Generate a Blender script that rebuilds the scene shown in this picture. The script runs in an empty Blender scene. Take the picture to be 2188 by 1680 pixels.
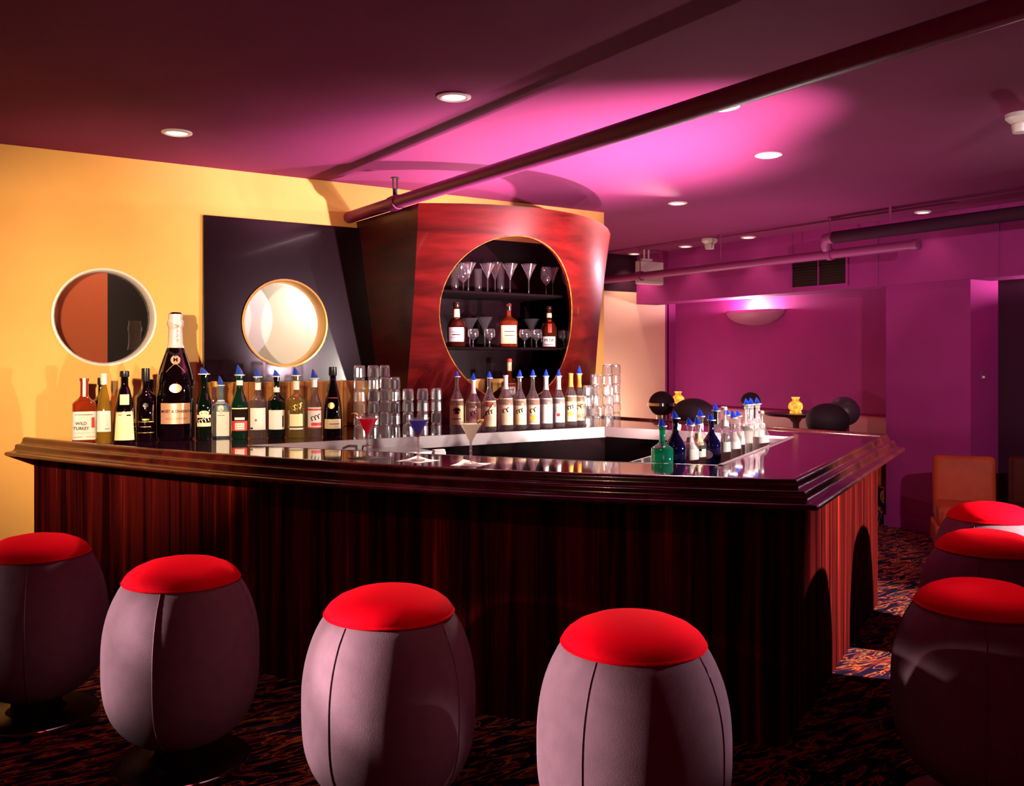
import bpy, bmesh, math, random
from mathutils import Vector, Matrix
from mathutils.geometry import tessellate_polygon
random.seed(7)
PI = math.pi
SC = bpy.context.scene
COL = SC.collection

# ------------------------------------------------------------------ camera
# room axes: X runs along the yellow wall, Y towards it, Z up; the camera stands at the origin
F, CX, HY, EYE = 1975.0, 1094.0, 770.0, 1.55
YAW = math.radians(56.4)
DV = (math.cos(YAW), math.sin(YAW)); RV = (math.sin(YAW), -math.cos(YAW))
cam = bpy.data.cameras.new('camera'); camo = bpy.data.objects.new('camera', cam); COL.objects.link(camo)
camo.location = (0, 0, EYE); camo.rotation_euler = (PI/2, 0, YAW - PI/2)
cam.sensor_width = 36; cam.lens = F/2188*36; cam.shift_y = -(840-HY)/2188; cam.clip_start = .05
SC.camera = camo
SC.view_settings.view_transform = 'Standard'; SC.view_settings.look = 'None'
SC.view_settings.exposure = 0.0; SC.view_settings.gamma = 1.0
SC.view_settings.use_curve_mapping = False
try:
    SC.cycles.transparent_max_bounces = 48
    SC.cycles.caustics_reflective = False; SC.cycles.caustics_refractive = False
except Exception:
    pass
# ------------------------------------------------------------------ world
w = bpy.data.worlds.new('world'); SC.world = w; w.use_nodes = True
w.node_tree.nodes['Background'].inputs[0].default_value = (.05, .004, .02, 1)
w.node_tree.nodes['Background'].inputs[1].default_value = .15

# ------------------------------------------------------------------ lamps without fixtures: key sources, and unseen ones added to brighten parts
def lamp(name, kind, loc, power, color, target=None, size=60, blend=.5, radius=.05):
    l = bpy.data.lights.new(name, kind); l.energy = power; l.color = color; l.shadow_soft_size = radius
    o = bpy.data.objects.new(name, l); COL.objects.link(o); o.location = loc
    if kind == 'SPOT':
        l.spot_size = math.radians(size); l.spot_blend = blend
    if target is not None:
        o.rotation_euler = (Vector(target)-Vector(loc)).to_track_quat('-Z', 'Y').to_euler()
    return o
WARM = (1, .74, .46); WHITE = (1, .9, .8); PINK = (1, .62, .74)
lamp('spot_lamp_side', 'SPOT', (5.35, 1.17, 1.36), 900, WHITE, (4.53, 3.21, .65), 64, .4, .03)
lamp('spot_lamp_ceiling', 'SPOT', (3.95, 1.3, 1.42), 3300, PINK, (3.4, 5.6, 2.98), 48, 1, .04)
lamp('spot_lamp_upward', 'SPOT', (4.15, 4.4, .98), 900, PINK, (3.75, 4.9, 2.86), 96, 1, .04)
lamp('spot_lamp_well', 'SPOT', (4.3, 4.45, 1.0), 120, WHITE, (3.95, 5.7, 1.5), 80, .7, .04)
lamp('lamp_tray', 'POINT', (4.5, 4.16, 1.12), 60, WHITE, radius=.03)
lamp('added_rim_beam', 'SPOT', (5.0, 1.1, 1.85), 420, (1, .78, .9), (1.82, 2.09, .5), 10, .4, .04)  # added unseen beam, lights the right rim of the nearest front stool
# added unseen lights at the left: a narrow beam brightens each front stool
for tgt, src, pw, cone in (((.50, 4.49, .45), (-1.9, 5.2, 1.25), 170, 15), ((.91, 3.66, .45), (-1.9, 4.9, 1.35), 980, 13), ((1.37, 2.8, .45), (-1.9, 4.9, 1.35), 1700, 10.5), ((1.82, 2.09, .45), (-1.75, 4.2, 1.35), 1750, 9.5)):
    lamp('added_stool_beam', 'SPOT', src, pw, (1, .8, .8), tgt, cone, .45, .05)
# added narrow beams from above the frame, brightening the seats alone
for (x, y), pw in (((.50, 4.49), 60), ((.91, 3.66), 70), ((1.37, 2.80), 70), ((1.82, 2.09), 70), ((3.1, 1.745), 70), ((4.07, 2.24), 50), ((4.87, 2.66), 50)):
    lamp('added_seat_beam', 'SPOT', (x+.05, y-.05, 2.8), pw, (1, .75, .7), (x, y, .7), 12, .5, .02)
lamp('spot_lamp_wall', 'SPOT', (.12, 2.7, 1.78), 860, WARM, (1.30, 6.37, 1.62), 54, 1, .03)
lamp('downlight_bar_front', 'SPOT', (.55, 1.9, 2.8), 40, (1, .5, .36), (2.0, 3.55, .7), 50, .8, .05)
lamp('added_cabinet_beam', 'SPOT', (5.35, 5.45, 2.78), 420, WHITE, (4.2, 5.35, 2.1), 95, .8, .05)  # added beam near the corner downlight, brightens the cabinet's right side
lamp('added_lounge_fill', 'SPOT', (3.3, .3, 2.45), 480, (1, .8, .8), (8.3, 6.0, 1.35), 42, .7, .05)  # unseen spot added to brighten the purple walls of the lounge
lamp('added_ceiling_fill', 'SPOT', (6.3, 5.6, .7), 130, PINK, (6.5, 6.0, 2.86), 120, 1, .05)  # unseen light added behind the bar to brighten the far ceiling
lamp('added_cream_wall_fill', 'POINT', (7.0, 8.2, .8), 45, (1, .86, .7), radius=.05)  # unseen light added low to brighten the cream wall
lamp('lamp_room_fill', 'POINT', (.6, -1.3, 2.35), 30, (1, .08, .16), radius=.5)  # added soft red fill, lifts the dark parts

# ------------------------------------------------------------------ photo ray helpers: a pixel's ray met with a real plane of the place
def _ray(x, y):
    a = (x-CX)/F
    return (DV[0]+a*RV[0], DV[1]+a*RV[1], (HY-y)/F)
def at_z(x, y, z):
    r = _ray(x, y); t = (z-EYE)/r[2]; return Vector((r[0]*t, r[1]*t, z))
def at_y(x, y, Y):
    r = _ray(x, y); t = Y/r[1]; return Vector((r[0]*t, Y, EYE+r[2]*t))
def at_x(x, y, X):
    r = _ray(x, y); t = X/r[0]; return Vector((X, r[1]*t, EYE+r[2]*t))
def at_d(x, d, z=0):
    r = _ray(x, HY); return Vector((r[0]*d, r[1]*d, z))
def zrow(y, d):
    return EYE-(y-HY)*d/F

# ------------------------------------------------------------------ materials
MATS = {}
def _nodes(name):
    m = bpy.data.materials.new(name); m.use_nodes = True; MATS[name] = m
    return m, m.node_tree.nodes, m.node_tree.links
def pbr(name, col, rough=.5, metal=0, spec=.5, coat=0, bump=0, bscale=80, var=0, vscale=6, sheen=0):
    m, n, l = _nodes(name); b = n['Principled BSDF']
    b.inputs['Base Color'].default_value = (*col, 1); b.inputs['Roughness'].default_value = rough
    b.inputs['Metallic'].default_value = metal; b.inputs['Specular IOR Level'].default_value = spec
    b.inputs['Coat Weight'].default_value = coat; b.inputs['Coat Roughness'].default_value = .05
    b.inputs['Sheen Weight'].default_value = sheen
    tc = n.new('ShaderNodeTexCoord')
    if var:
        nz = n.new('ShaderNodeTexNoise'); nz.inputs['Scale'].default_value = vscale; nz.inputs['Detail'].default_value = 5
        l.new(tc.outputs['Object'], nz.inputs['Vector'])
        r = n.new('ShaderNodeValToRGB')
        r.color_ramp.elements[0].position = .3; r.color_ramp.elements[1].position = .7
        r.color_ramp.elements[0].color = (*[c*(1-var) for c in col], 1)
        r.color_ramp.elements[1].color = (*[min(1, c*(1+var)) for c in col], 1)
        l.new(nz.outputs['Fac'], r.inputs[0]); l.new(r.outputs[0], b.inputs['Base Color'])
    if bump:
        nz = n.new('ShaderNodeTexNoise'); nz.inputs['Scale'].default_value = bscale; nz.inputs['Detail'].default_value = 3
        l.new(tc.outputs['Object'], nz.inputs['Vector'])
        bp = n.new('ShaderNodeBump'); bp.inputs['Strength'].default_value = bump; bp.inputs['Distance'].default_value = .01
        l.new(nz.outputs['Fac'], bp.inputs['Height']); l.new(bp.outputs[0], b.inputs['Normal'])
    return m
def wood(name, dark, light, scale=(22, 22, .7), rough=.3, coat=.3, p0=.35, p1=.72, mid=None, spec=.5):
    m, n, l = _nodes(name); b = n['Principled BSDF']
    tc = n.new('ShaderNodeTexCoord'); mp = n.new('ShaderNodeMapping'); mp.inputs['Scale'].default_value = scale
    l.new(tc.outputs['Object'], mp.inputs['Vector'])
    nz = n.new('ShaderNodeTexNoise'); nz.inputs['Scale'].default_value = 1; nz.inputs['Detail'].default_value = 7
    nz.inputs['Roughness'].default_value = .65; nz.inputs['Distortion'].default_value = .4
    l.new(mp.outputs[0], nz.inputs['Vector'])
    r = n.new('ShaderNodeValToRGB'); e = r.color_ramp.elements
    e[0].position = p0; e[0].color = (*dark, 1); e[1].position = p1; e[1].color = (*light, 1)
    if mid:
        x = e.new((p0+p1)/2); x.color = (*mid, 1)
    l.new(nz.outputs['Fac'], r.inputs[0]); l.new(r.outputs[0], b.inputs['Base Color'])
    b.inputs['Roughness'].default_value = rough; b.inputs['Coat Weight'].default_value = coat; b.inputs['Specular IOR Level'].default_value = spec
    b.inputs['Coat Roughness'].default_value = .08
    bp = n.new('ShaderNodeBump'); bp.inputs['Strength'].default_value = .05; bp.inputs['Distance'].default_value = .003
    l.new(nz.outputs['Fac'], bp.inputs['Height']); l.new(bp.outputs[0], b.inputs['Normal'])
    return m
def glass(name, col, dens=.0, body=None, gloss=.07, rough=.02, edge=.75):
    """thin glass: tinted see-through, some body colour from the liquid, mirror gloss at grazing angles"""
    m, n, l = _nodes(name); out = n['Material Output']; n.remove(n['Principled BSDF'])
    t = n.new('ShaderNodeBsdfTransparent'); t.inputs[0].default_value = (*col, 1)
    first = t.outputs[0]
    if dens:
        d = n.new('ShaderNodeBsdfTranslucent'); d.inputs[0].default_value = (*(body or col), 1)
        d2 = n.new('ShaderNodeBsdfDiffuse'); d2.inputs[0].default_value = (*(body or col), 1)
        ad = n.new('ShaderNodeMixShader'); ad.inputs[0].default_value = .5
        l.new(d.outputs[0], ad.inputs[1]); l.new(d2.outputs[0], ad.inputs[2])
        mx = n.new('ShaderNodeMixShader'); mx.inputs[0].default_value = dens
        l.new(t.outputs[0], mx.inputs[1]); l.new(ad.outputs[0], mx.inputs[2]); first = mx.outputs[0]
    g = n.new('ShaderNodeBsdfGlossy'); g.inputs['Roughness'].default_value = rough
    g.inputs['Color'].default_value = (1, 1, 1, 1)
    lw = n.new('ShaderNodeLayerWeight'); lw.inputs['Blend'].default_value = .35
    mr = n.new('ShaderNodeMapRange'); mr.inputs['To Min'].default_value = gloss; mr.inputs['To Max'].default_value = edge
    pw = n.new('ShaderNodeMath'); pw.operation = 'POWER'; pw.inputs[1].default_value = 1.8
    l.new(lw.outputs['Facing'], pw.inputs[0]); l.new(pw.outputs[0], mr.inputs['Value'])
    mx2 = n.new('ShaderNodeMixShader')
    l.new(mr.outputs[0], mx2.inputs[0]); l.new(first, mx2.inputs[1]); l.new(g.outputs[0], mx2.inputs[2])
    l.new(mx2.outputs[0], out.inputs['Surface'])
    return m
def emit(name, col, strength):
    m, n, l = _nodes(name); out = n['Material Output']; n.remove(n['Principled BSDF'])
    e = n.new('ShaderNodeEmission'); e.inputs[0].default_value = (*col, 1); e.inputs[1].default_value = strength
    l.new(e.outputs[0], out.inputs['Surface']); return m
def carpet(name):
    m, n, l = _nodes(name); b = n['Principled BSDF']
    tc = n.new('ShaderNodeTexCoord'); mp = n.new('ShaderNodeMapping')
    mp.inputs['Rotation'].default_value = (0, 0, math.radians(-35)); mp.inputs['Scale'].default_value = (3.6, 13, 4)
    l.new(tc.outputs['Object'], mp.inputs['Vector'])
    a = n.new('ShaderNodeTexNoise'); a.inputs['Scale'].default_value = 1; a.inputs['Detail'].default_value = 3
    a.inputs['Distortion'].default_value = 2.2
    l.new(mp.outputs[0], a.inputs['Vector'])
    r = n.new('ShaderNodeValToRGB'); e = r.color_ramp.elements
    cols = [(.30, (.006, .003, .012)), (.47, (.012, .004, .03)), (.50, (.16, .012, .02)), (.535, (.4, .04, .02)), (.565, (.62, .2, .04)), (.59, (.03, .008, .05)), (.66, (.012, .004, .02)), (.72, (.5, .16, .04))]
    e[0].position = cols[0][0]; e[0].color = (*cols[0][1], 1); e[1].position = cols[-1][0]; e[1].color = (*cols[-1][1], 1)
    for p, c in cols[1:-1]:
        x = e.new(p); x.color = (*c, 1)
    l.new(a.outputs['Fac'], r.inputs[0]); l.new(r.outputs[0], b.inputs['Base Color'])
    b.inputs['Roughness'].default_value = .95; b.inputs['Specular IOR Level'].default_value = .1
    f = n.new('ShaderNodeTexNoise'); f.inputs['Scale'].default_value = 260
    l.new(tc.outputs['Object'], f.inputs['Vector'])
    bp = n.new('ShaderNodeBump'); bp.inputs['Strength'].default_value = .5; bp.inputs['Distance'].default_value = .01
    l.new(f.outputs['Fac'], bp.inputs['Height']); l.new(bp.outputs[0], b.inputs['Normal'])
    return m

YELLOW = pbr('yellow_plaster', (.84, .43, .12), .85, spec=.2, bump=.12, bscale=300, var=.05, vscale=3)
CREAM = pbr('cream_plaster', (.75, .45, .33), .85, spec=.2, bump=.1, bscale=300)
PURPLE = pbr('purple_wall_paint', (.30, .022, .165), .8, spec=.2, bump=.1, bscale=300, var=.08, vscale=2)
CEIL = pbr('purple_ceiling_paint', (.23, .034, .115), .8, spec=.1, bump=.08, bscale=250, var=.04, vscale=2)
DARKP = pbr('dark_plum_paint', (.035, .004, .018), .8, spec=.2)
PIPEM = pbr('purple_pipe_paint', (.26, .035, .14), .45, spec=.4, bump=.05)
CARPET = carpet('flame_carpet')
MAHOG = wood('dark_mahogany_rail', (.022, .003, .003), (.11, .012, .008), (9, 9, 9), .22, .35)
BARW = wood('striped_dark_bar_wood', (.016, .0015, .002), (.62, .05, .02), (17, 17, .45), .5, 0, .40, .80, (.10, .007, .006), 0)
CABW = wood('red_mahogany_veneer', (.022, .001, .0012), (.135, .006, .005), (1.6, 1.6, 11), .34, .06, .28, .75, None, .2)
BACKW = wood('brown_backsplash_wood', (.12, .03, .006), (.45, .16, .03), (26, 26, .8), .6, 0, .35, .72, None, .1)
COUNTER = pbr('plum_black_laminate', (.05, .008, .035), .06, spec=.75, coat=1, var=.2, vscale=9)
EDGE = pbr('pale_laminate_edge', (.27, .18, .19), .3, spec=.4, coat=.2)
BLACKGL = pbr('black_glossy_panel', (.008, .002, .004), .16, spec=.3, coat=.15, bump=.01, bscale=14)
DARKIN = pbr('dark_under_counter', (.005, .001, .002), .8, spec=.05)
STEEL = pbr('brushed_steel', (.55, .5, .5), .3, 1, bump=.05, bscale=60)
CHROME = pbr('chrome', (.8, .78, .78), .08, 1)
REDC = pbr('red_cushion_cloth', (.82, .0, .010), .85, spec=.04, bump=.15, bscale=420)
GREYC = pbr('mauve_grey_upholstery', (.20, .105, .13), .9, spec=.1, bump=.25, bscale=420, var=.08, vscale=20, sheen=.1)
BLACKM = pbr('black_metal', (.012, .008, .01), .35, spec=.5)
BLACKC = pbr('black_upholstery', (.018, .006, .012), .7, spec=.25, bump=.1, bscale=300)
GREYBALL = pbr('charcoal_vinyl', (.06, .035, .05), .4, spec=.5)
ORANGE = pbr('orange_leather', (.40, .05, .014), .55, spec=.2, bump=.15, bscale=120, var=.1, vscale=8)
BROWNL = pbr('brown_leather', (.06, .007, .004), .6, spec=.1, bump=.15, bscale=120)
WHITEP = pbr('white_plastic', (.75, .66, .6), .4)
TRIMW = pbr('white_trim', (.85, .72, .7), .35)
BULB = emit('lit_lamp_lens', (1, .83, .62), 5.0)
GLOW = emit('amber_flame_glass', (1, .40, .04), 1.35)
def _mottle(m):                                       # uneven amber of the lit glass
    n, l = m.node_tree.nodes, m.node_tree.links
    e = [q for q in n if q.type == 'EMISSION'][0]
    tc = n.new('ShaderNodeTexCoord'); nz = n.new('ShaderNodeTexNoise'); nz.inputs['Scale'].default_value = 22
    r = n.new('ShaderNodeValToRGB'); r.color_ramp.elements[0].position = .38; r.color_ramp.elements[1].position = .62
    r.color_ramp.elements[0].color = (1, .22, .012, 1); r.color_ramp.elements[1].color = (1, .62, .10, 1)
    l.new(tc.outputs['Object'], nz.inputs['Vector']); l.new(nz.outputs['Fac'], r.inputs[0]); l.new(r.outputs[0], e.inputs[0])
_mottle(GLOW)
PANE = glass('clear_pane', (.97, .96, .96), gloss=.03, edge=.3)
CLEAR = glass('clear_glass', (.94, .92, .93), dens=.05, body=(.9, .8, .85), gloss=.10, rough=.09, edge=.9)
TUMB = glass('tumbler_glass', (.93, .91, .92), dens=.05, body=(.9, .78, .85), gloss=.16, edge=.95, rough=.14)
G_GREEN = glass('green_glass', (.02, .16, .06), dens=.3, body=(.01, .10, .05))
G_DKGREEN = glass('dark_green_glass', (.006, .03, .01), dens=.45, body=(.004, .018, .008))
G_TEAL = glass('teal_gin_glass', (.05, .55, .35), dens=.35, body=(.02, .5, .34))
G_NAVY = glass('navy_glass', (.01, .015, .12), dens=.45, body=(.008, .01, .10))
G_BLACK = glass('near_black_glass', (.012, .004, .006), dens=.5, body=(.010, .003, .006))
G_AMBER = glass('amber_whiskey_glass', (.62, .12, .02), dens=.4, body=(.6, .09, .02))
G_BROWN = glass('brown_spirit_glass', (.28, .05, .015), dens=.4, body=(.2, .03, .01))
G_OLIVE = glass('olive_tequila_glass', (.62, .48, .16), dens=.3, body=(.5, .36, .1))
G_PALE = glass('pale_blue_glass', (.6, .72, .85), dens=.25, body=(.4, .6, .75))
G_GREY = glass('smoky_clear_glass', (.62, .55, .55), dens=.12, body=(.6, .5, .5), gloss=.12)
G_GOLD = glass('yellow_liqueur_glass', (.75, .5, .08), dens=.35, body=(.7, .42, .06))
SPOUTB = glass('blue_pourer_plastic', (.12, .25, .9), dens=.55, body=(.05, .16, .8))
LBL = pbr('white_paper_label', (.70, .65, .60), .7, spec=.1)
LBLC = pbr('cream_paper_label', (.85, .66, .38), .6)
LBLP = pbr('pink_gold_label', (.75, .36, .24), .35, .4)
LBLT = pbr('tan_paper_label', (.80, .55, .36), .6)
LBLR = pbr('red_paper_label', (.55, .03, .02), .55)
INK = pbr('dark_label_ink', (.012, .004, .004), .8, spec=.05)
INKR = pbr('red_label_ink', (.45, .03, .02), .6)
GOLD = pbr('gold_foil', (.75, .42, .12), .3, .8)
FOIL = pbr('pale_foil', (.85, .66, .62), .35, .35)
BLACKCAP = pbr('black_cap', (.012, .008, .01), .3, spec=.5)
REDDRINK = glass('red_cocktail', (.9, .02, .01), dens=.6, body=(.9, .02, .01))
BLUEDRINK = glass('blue_cocktail', (.05, .2, .7), dens=.6, body=(.03, .16, .6))
CREAMDRINK = glass('cream_cocktail', (.9, .86, .75), dens=.97, body=(.95, .9, .8), gloss=.03, edge=.2)
LEMON = pbr('orange_peel', (.9, .42, .05), .5)
NAPW = pbr('white_napkin', (.85, .78, .76), .8)
NAPB = pbr('black_napkin', (.012, .008, .012), .8)
BLUEPL = pbr('dark_blue_plastic', (.012, .015, .12), .4)

# ------------------------------------------------------------------ mesh helpers
def empty(name, loc, label, cat, group=None, rz=0):
    o = bpy.data.objects.new(name, None); COL.objects.link(o); o.location = loc; o.rotation_euler = (0, 0, rz)
    o.empty_display_size = .1
    tag(o, label, cat, group); return o
def tag(o, label=None, cat=None, group=None, kind=None):
    if label: o['label'] = label
    if cat: o['category'] = cat
    if group: o['group'] = group
    if kind: o['kind'] = kind
    return o
class MB:
    def __init__(s): s.v = []; s.f = []
    def add(s, v, f):
        k = len(s.v); s.v += [tuple(p) for p in v]; s.f += [tuple(i+k for i in q) for q in f]; return s
    def box(s, c, d, M=None):
        x, y, z = c; a, b, e = d[0]/2, d[1]/2, d[2]/2
        v = [Vector((x+i*a, y+j*b, z+k*e)) for k in (-1, 1) for j in (-1, 1) for i in (-1, 1)]
        if M: v = [M @ p for p in v]
        return s.add(v, [(0, 2, 3, 1), (4, 5, 7, 6), (0, 1, 5, 4), (2, 6, 7, 3), (0, 4, 6, 2), (1, 3, 7, 5)])
    def lathe(s, prof, seg=20, c=(0, 0, 0), n=0, fl=None):
        """prof: (radius, z) list; n: superellipse exponent for squarish sections"""
        v = []; f = []
        for r, z in prof:
            for i in range(seg):
                a = 2*PI*i/seg
                k = sq(a, n) if n else 1
                if fl: k *= fl(i)
                v.append((c[0]+r*k*math.cos(a), c[1]+r*k*math.sin(a), c[2]+z))
        for j in range(len(prof)-1):
            for i in range(seg):
                i2 = (i+1) % seg
                f.append((j*seg+i, j*seg+i2, (j+1)*seg+i2, (j+1)*seg+i))
        return s.add(v, f)
    def tube(s, pts, r, seg=8, cap=True):
        pts = [Vector(p) for p in pts]; v = []; f = []
        for i, p in enumerate(pts):
            d = (pts[min(i+1, len(pts)-1)]-pts[max(i-1, 0)]).normalized()
            up = Vector((0, 0, 1)) if abs(d.z) < .9 else Vector((1, 0, 0))
            x = d.cross(up).normalized(); y = d.cross(x).normalized()
            rr = r[i] if isinstance(r, (list, tuple)) else r
            for k in range(seg):
                a = 2*PI*k/seg; v.append(p+x*math.cos(a)*rr+y*math.sin(a)*rr)
        for j in range(len(pts)-1):
            for k in range(seg):
                k2 = (k+1) % seg
                f.append((j*seg+k, j*seg+k2, (j+1)*seg+k2, (j+1)*seg+k))
        if cap:
            f.append(tuple(range(seg-1, -1, -1))); f.append(tuple(range((len(pts)-1)*seg, len(pts)*seg)))
        return s.add(v, f)
    def poly(s, loops, z0, z1=None, side=True):
        """flat polygon with holes between two heights (loops of xy)"""
        fl = [p for lp in loops for p in lp]
        tris = tessellate_polygon([[Vector((p[0], p[1], 0)) for p in lp] for lp in loops])
        n = len(fl)
        def up(t):
            a, b, c = [fl[i] for i in t]
            return (b[0]-a[0])*(c[1]-a[1])-(b[1]-a[1])*(c[0]-a[0]) > 0
        tris = [tuple(t) if up(t) else tuple(reversed(t)) for t in tris]
        top = z0 if z1 is None else z1
        v = [(p[0], p[1], top) for p in fl]; f = list(tris)
        if z1 is not None:
            v += [(p[0], p[1], z0) for p in fl]; f += [tuple(n+i for i in reversed(t)) for t in tris]
            if side:
                k = 0
                for lp in loops:
                    m = len(lp)
                    for i in range(m):
                        a, b = k+i, k+(i+1) % m
                        f.append((a, b, b+n, a+n))
                    k += m
        return s.add(v, f)
    def xf(s, M):
        s.v = [tuple(M @ Vector(p)) for p in s.v]; return s
    def mesh(s, name, smooth=True, angle=40):
        me = bpy.data.meshes.new(name); me.from_pydata(s.v, [], s.f)
        bm = bmesh.new(); bm.from_mesh(me); bmesh.ops.recalc_face_normals(bm, faces=bm.faces[:]); bm.to_mesh(me); bm.free()
        if smooth:
            for p in me.polygons: p.use_smooth = True
            me.set_sharp_from_angle(angle=math.radians(angle))
        me.update(); return me
def sq(a, n):
    return 1/((abs(math.cos(a))**n+abs(math.sin(a))**n)**(1/n))
def obj(name, mb, mat, parent=None, world=False, loc=None, smooth=True, bevel=0, angle=40, label=None):
    if world and parent is not None:
        mb.xf(Matrix.Translation(-Vector(parent.location)))
    me = mb.mesh(name, smooth, angle); me.materials.append(mat)
    o = bpy.data.objects.new(name, me); COL.objects.link(o)
    if parent is not None: o.parent = parent
    if loc is not None: o.location = loc
    if bevel:
        b = o.modifiers.new('bevel', 'BEVEL'); b.width = bevel; b.segments = 2; b.limit_method = 'ANGLE'
    if label: o['label'] = label
    return o
def struct(name, mb, mat, parent=None, bevel=0, smooth=False):
    o = obj(name, mb, mat, parent, world=parent is not None, smooth=smooth, bevel=bevel)
    if parent is None: o['kind'] = 'structure'
    return o
def dup(root, loc=None, rz=None, label=None, group=None):
    r = root.copy(); COL.objects.link(r)
    if loc is not None: r.location = loc
    if rz is not None: r.rotation_euler = (0, 0, rz)
    if label: r['label'] = label
    if group: r['group'] = group
    for ch in list(root.children):
        c = ch.copy(); COL.objects.link(c); c.parent = r
        for g in list(ch.children):
            d = g.copy(); COL.objects.link(d); d.parent = c
    return r
ORD = ['lowest', 'second from the bottom', 'third from the bottom', 'fourth from the bottom', 'fifth from the bottom', 'sixth from the bottom', 'seventh from the bottom', 'eighth from the bottom']
def face_cam(x, y, off=0):           # local -Y turned towards where one stands to look at it
    return math.atan2(-y, -x)+PI/2+off
def text_mesh(s, size):
    cu = bpy.data.curves.new('lettering', 'FONT'); cu.body = s; cu.size = size; cu.align_x = 'CENTER'; cu.align_y = 'CENTER'
    cu.resolution_u = 2; cu.offset = size*.02
    o = bpy.data.objects.new('lettering', cu); COL.objects.link(o)
    dg = bpy.context.evaluated_depsgraph_get()
    me = bpy.data.meshes.new_from_object(o.evaluated_get(dg))
    v = [tuple(p.co) for p in me.vertices]; f = [tuple(p.vertices) for p in me.polygons]
    bpy.data.objects.remove(o); bpy.data.curves.remove(cu); bpy.data.meshes.remove(me)
    return v, f

# ------------------------------------------------------------------ the room
CEILZ = 2.86; WY = 6.37; CT = 1.065
BX = 7.72                                            # face of beam and pier at the far end
def circ(cx, cz, r, n=48, rev=False):
    p = [(cx+r*math.cos(2*PI*i/n), cz+r*math.sin(2*PI*i/n)) for i in range(n)]
    return p[::-1] if rev else p
def upright(mb, y):                                  # poly() lies flat in xy: stand it up in the XZ plane, thickness along +Y
    mb.v = [(p[0], y+p[2], p[1]) for p in mb.v]; return mb
H1 = (1.105, 1.826, .305); H2 = (2.285, 1.812, .305)
struct('floor', MB().poly([[(-2.4, -2.2), (10, -2.2), (10, 9.4), (-2.4, 9.4)]], -.05, 0), CARPET)
struct('ceiling', MB().poly([[(-2.4, -2.2), (10, -2.2), (10, 9.4), (-2.4, 9.4)]], CEILZ, CEILZ+.06), CEIL)
struct('wall_back', upright(MB().poly([[(-2.3, 0), (5.21, 0), (5.21, CEILZ), (-2.3, CEILZ)], circ(*H1), circ(*H2)], 0, .09), WY), YELLOW)
struct('wall_left', MB().box((-2.35, 3.6, CEILZ/2), (.1, 11.6, CEILZ)), DARKP)
struct('wall_front', MB().box((3.8, -2.15, CEILZ/2), (12.2, .1, CEILZ)), DARKP)
struct('wall_passage', MB().box((5.17, 7.62, CEILZ/2), (.08, 2.32, CEILZ)), YELLOW)
struct('wall_cream', MB().box((6.68, 8.83, 1.2), (3.02, .1, 2.4)), CREAM)
struct('wall_cream_header', MB().box((6.68, 8.83, 2.63), (3.02, .1, .46)), DARKP)
struct('trim_1', MB().box((5.62, 8.77, 1.2), (.62, .02, 2.4)), CREAM)
struct('wall_alcove', MB().box((8.42, 7.1, CEILZ/2), (.1, 3.6, CEILZ)), PURPLE)
struct('wall_alcove_side', MB().box((8.22, 8.83, CEILZ/2), (.06, .1, CEILZ)).box((8.3, 8.83, CEILZ/2), (.14, .1, CEILZ)), PURPLE)
pier = struct('wall_pier', MB().box(((BX+8.42)/2, 4.87, CEILZ/2), (8.42-BX, .82, CEILZ)), PURPLE)
struct('baseboard_pier', MB().box((BX-.01, 4.87, .05), (.02, .84, .10)).box((BX+.2, 4.45, .05), (.42, .02, .1)), PURPLE)
struct('wall_far', MB().box((8.22, 1.2, CEILZ/2), (.12, 6.6, CEILZ)), DARKP)
beam = struct('trim_2', MB().box((BX-.02+.17, 3.3, 2.555), (.34, 10.95, .61)), PURPLE)
for yy in (4.2, 5.35, 6.35):                          # the joints between the beam's cladding boards
    struct('board_joint', MB().box((BX-.024, yy, 2.555), (.006, .008, .6)), PIPEM, beam)
struct('floor_raised', MB().poly([[(5.75, 4.95), (7.1, 4.95), (7.65, 5.34), (8.36, 5.34), (8.36, 8.76), (5.75, 8.76)]], .001, .34), CARPET)

# rooms seen through the two round portholes
def porthole(n, h, back, lamp_loc, power, rimmat):
    cx, cz, r = h
    root = empty('window_%d' % n, (cx, WY, cz), ['round porthole in the yellow wall, half brown and half black inside', 'round porthole in the black panel, bright silvery white inside'][n-1], 'window')
    root['kind'] = 'structure'
    y0 = WY-.012 if n == 1 else WY-.045
    rim = MB()
    v = []; f = []; N = 48
    for (rr, yy) in ((r+.008, y0), (r-.004, y0-.002), (r-.012, y0+.01), (r-.012, WY+.10)):
        for i in range(N):
            a = 2*PI*i/N; v.append((cx+rr*math.cos(a), yy, cz+rr*math.sin(a)))
    for j in range(3):
        for i in range(N):
            f.append((j*N+i, j*N+(i+1) % N, (j+1)*N+(i+1) % N, (j+1)*N+i))
    obj('rim', rim.add(v, f), rimmat, root, world=True)
    obj('pane', upright(MB().poly([circ(cx, cz, r-.012)], 0, .004), WY+.075), PANE, root, world=True, smooth=False)
    for nm, mb, mt in back:
        obj(nm, mb, mt, root, world=True, smooth=False)
    l = lamp('added_porthole_fill', 'POINT', lamp_loc, power, WHITE if n == 1 else (1, 1, .97), radius=.03)  # unseen light added to brighten the space behind the pane
    return root
BROWNP = pbr('brown_inner_wall', (.40, .075, .022), .8)
BLACKP = pbr('black_inner_wall', (.005, .002, .003), .5, spec=.2)
SILVER = pbr('silver_white_wall', (.66, .68, .66), .6)
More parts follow.
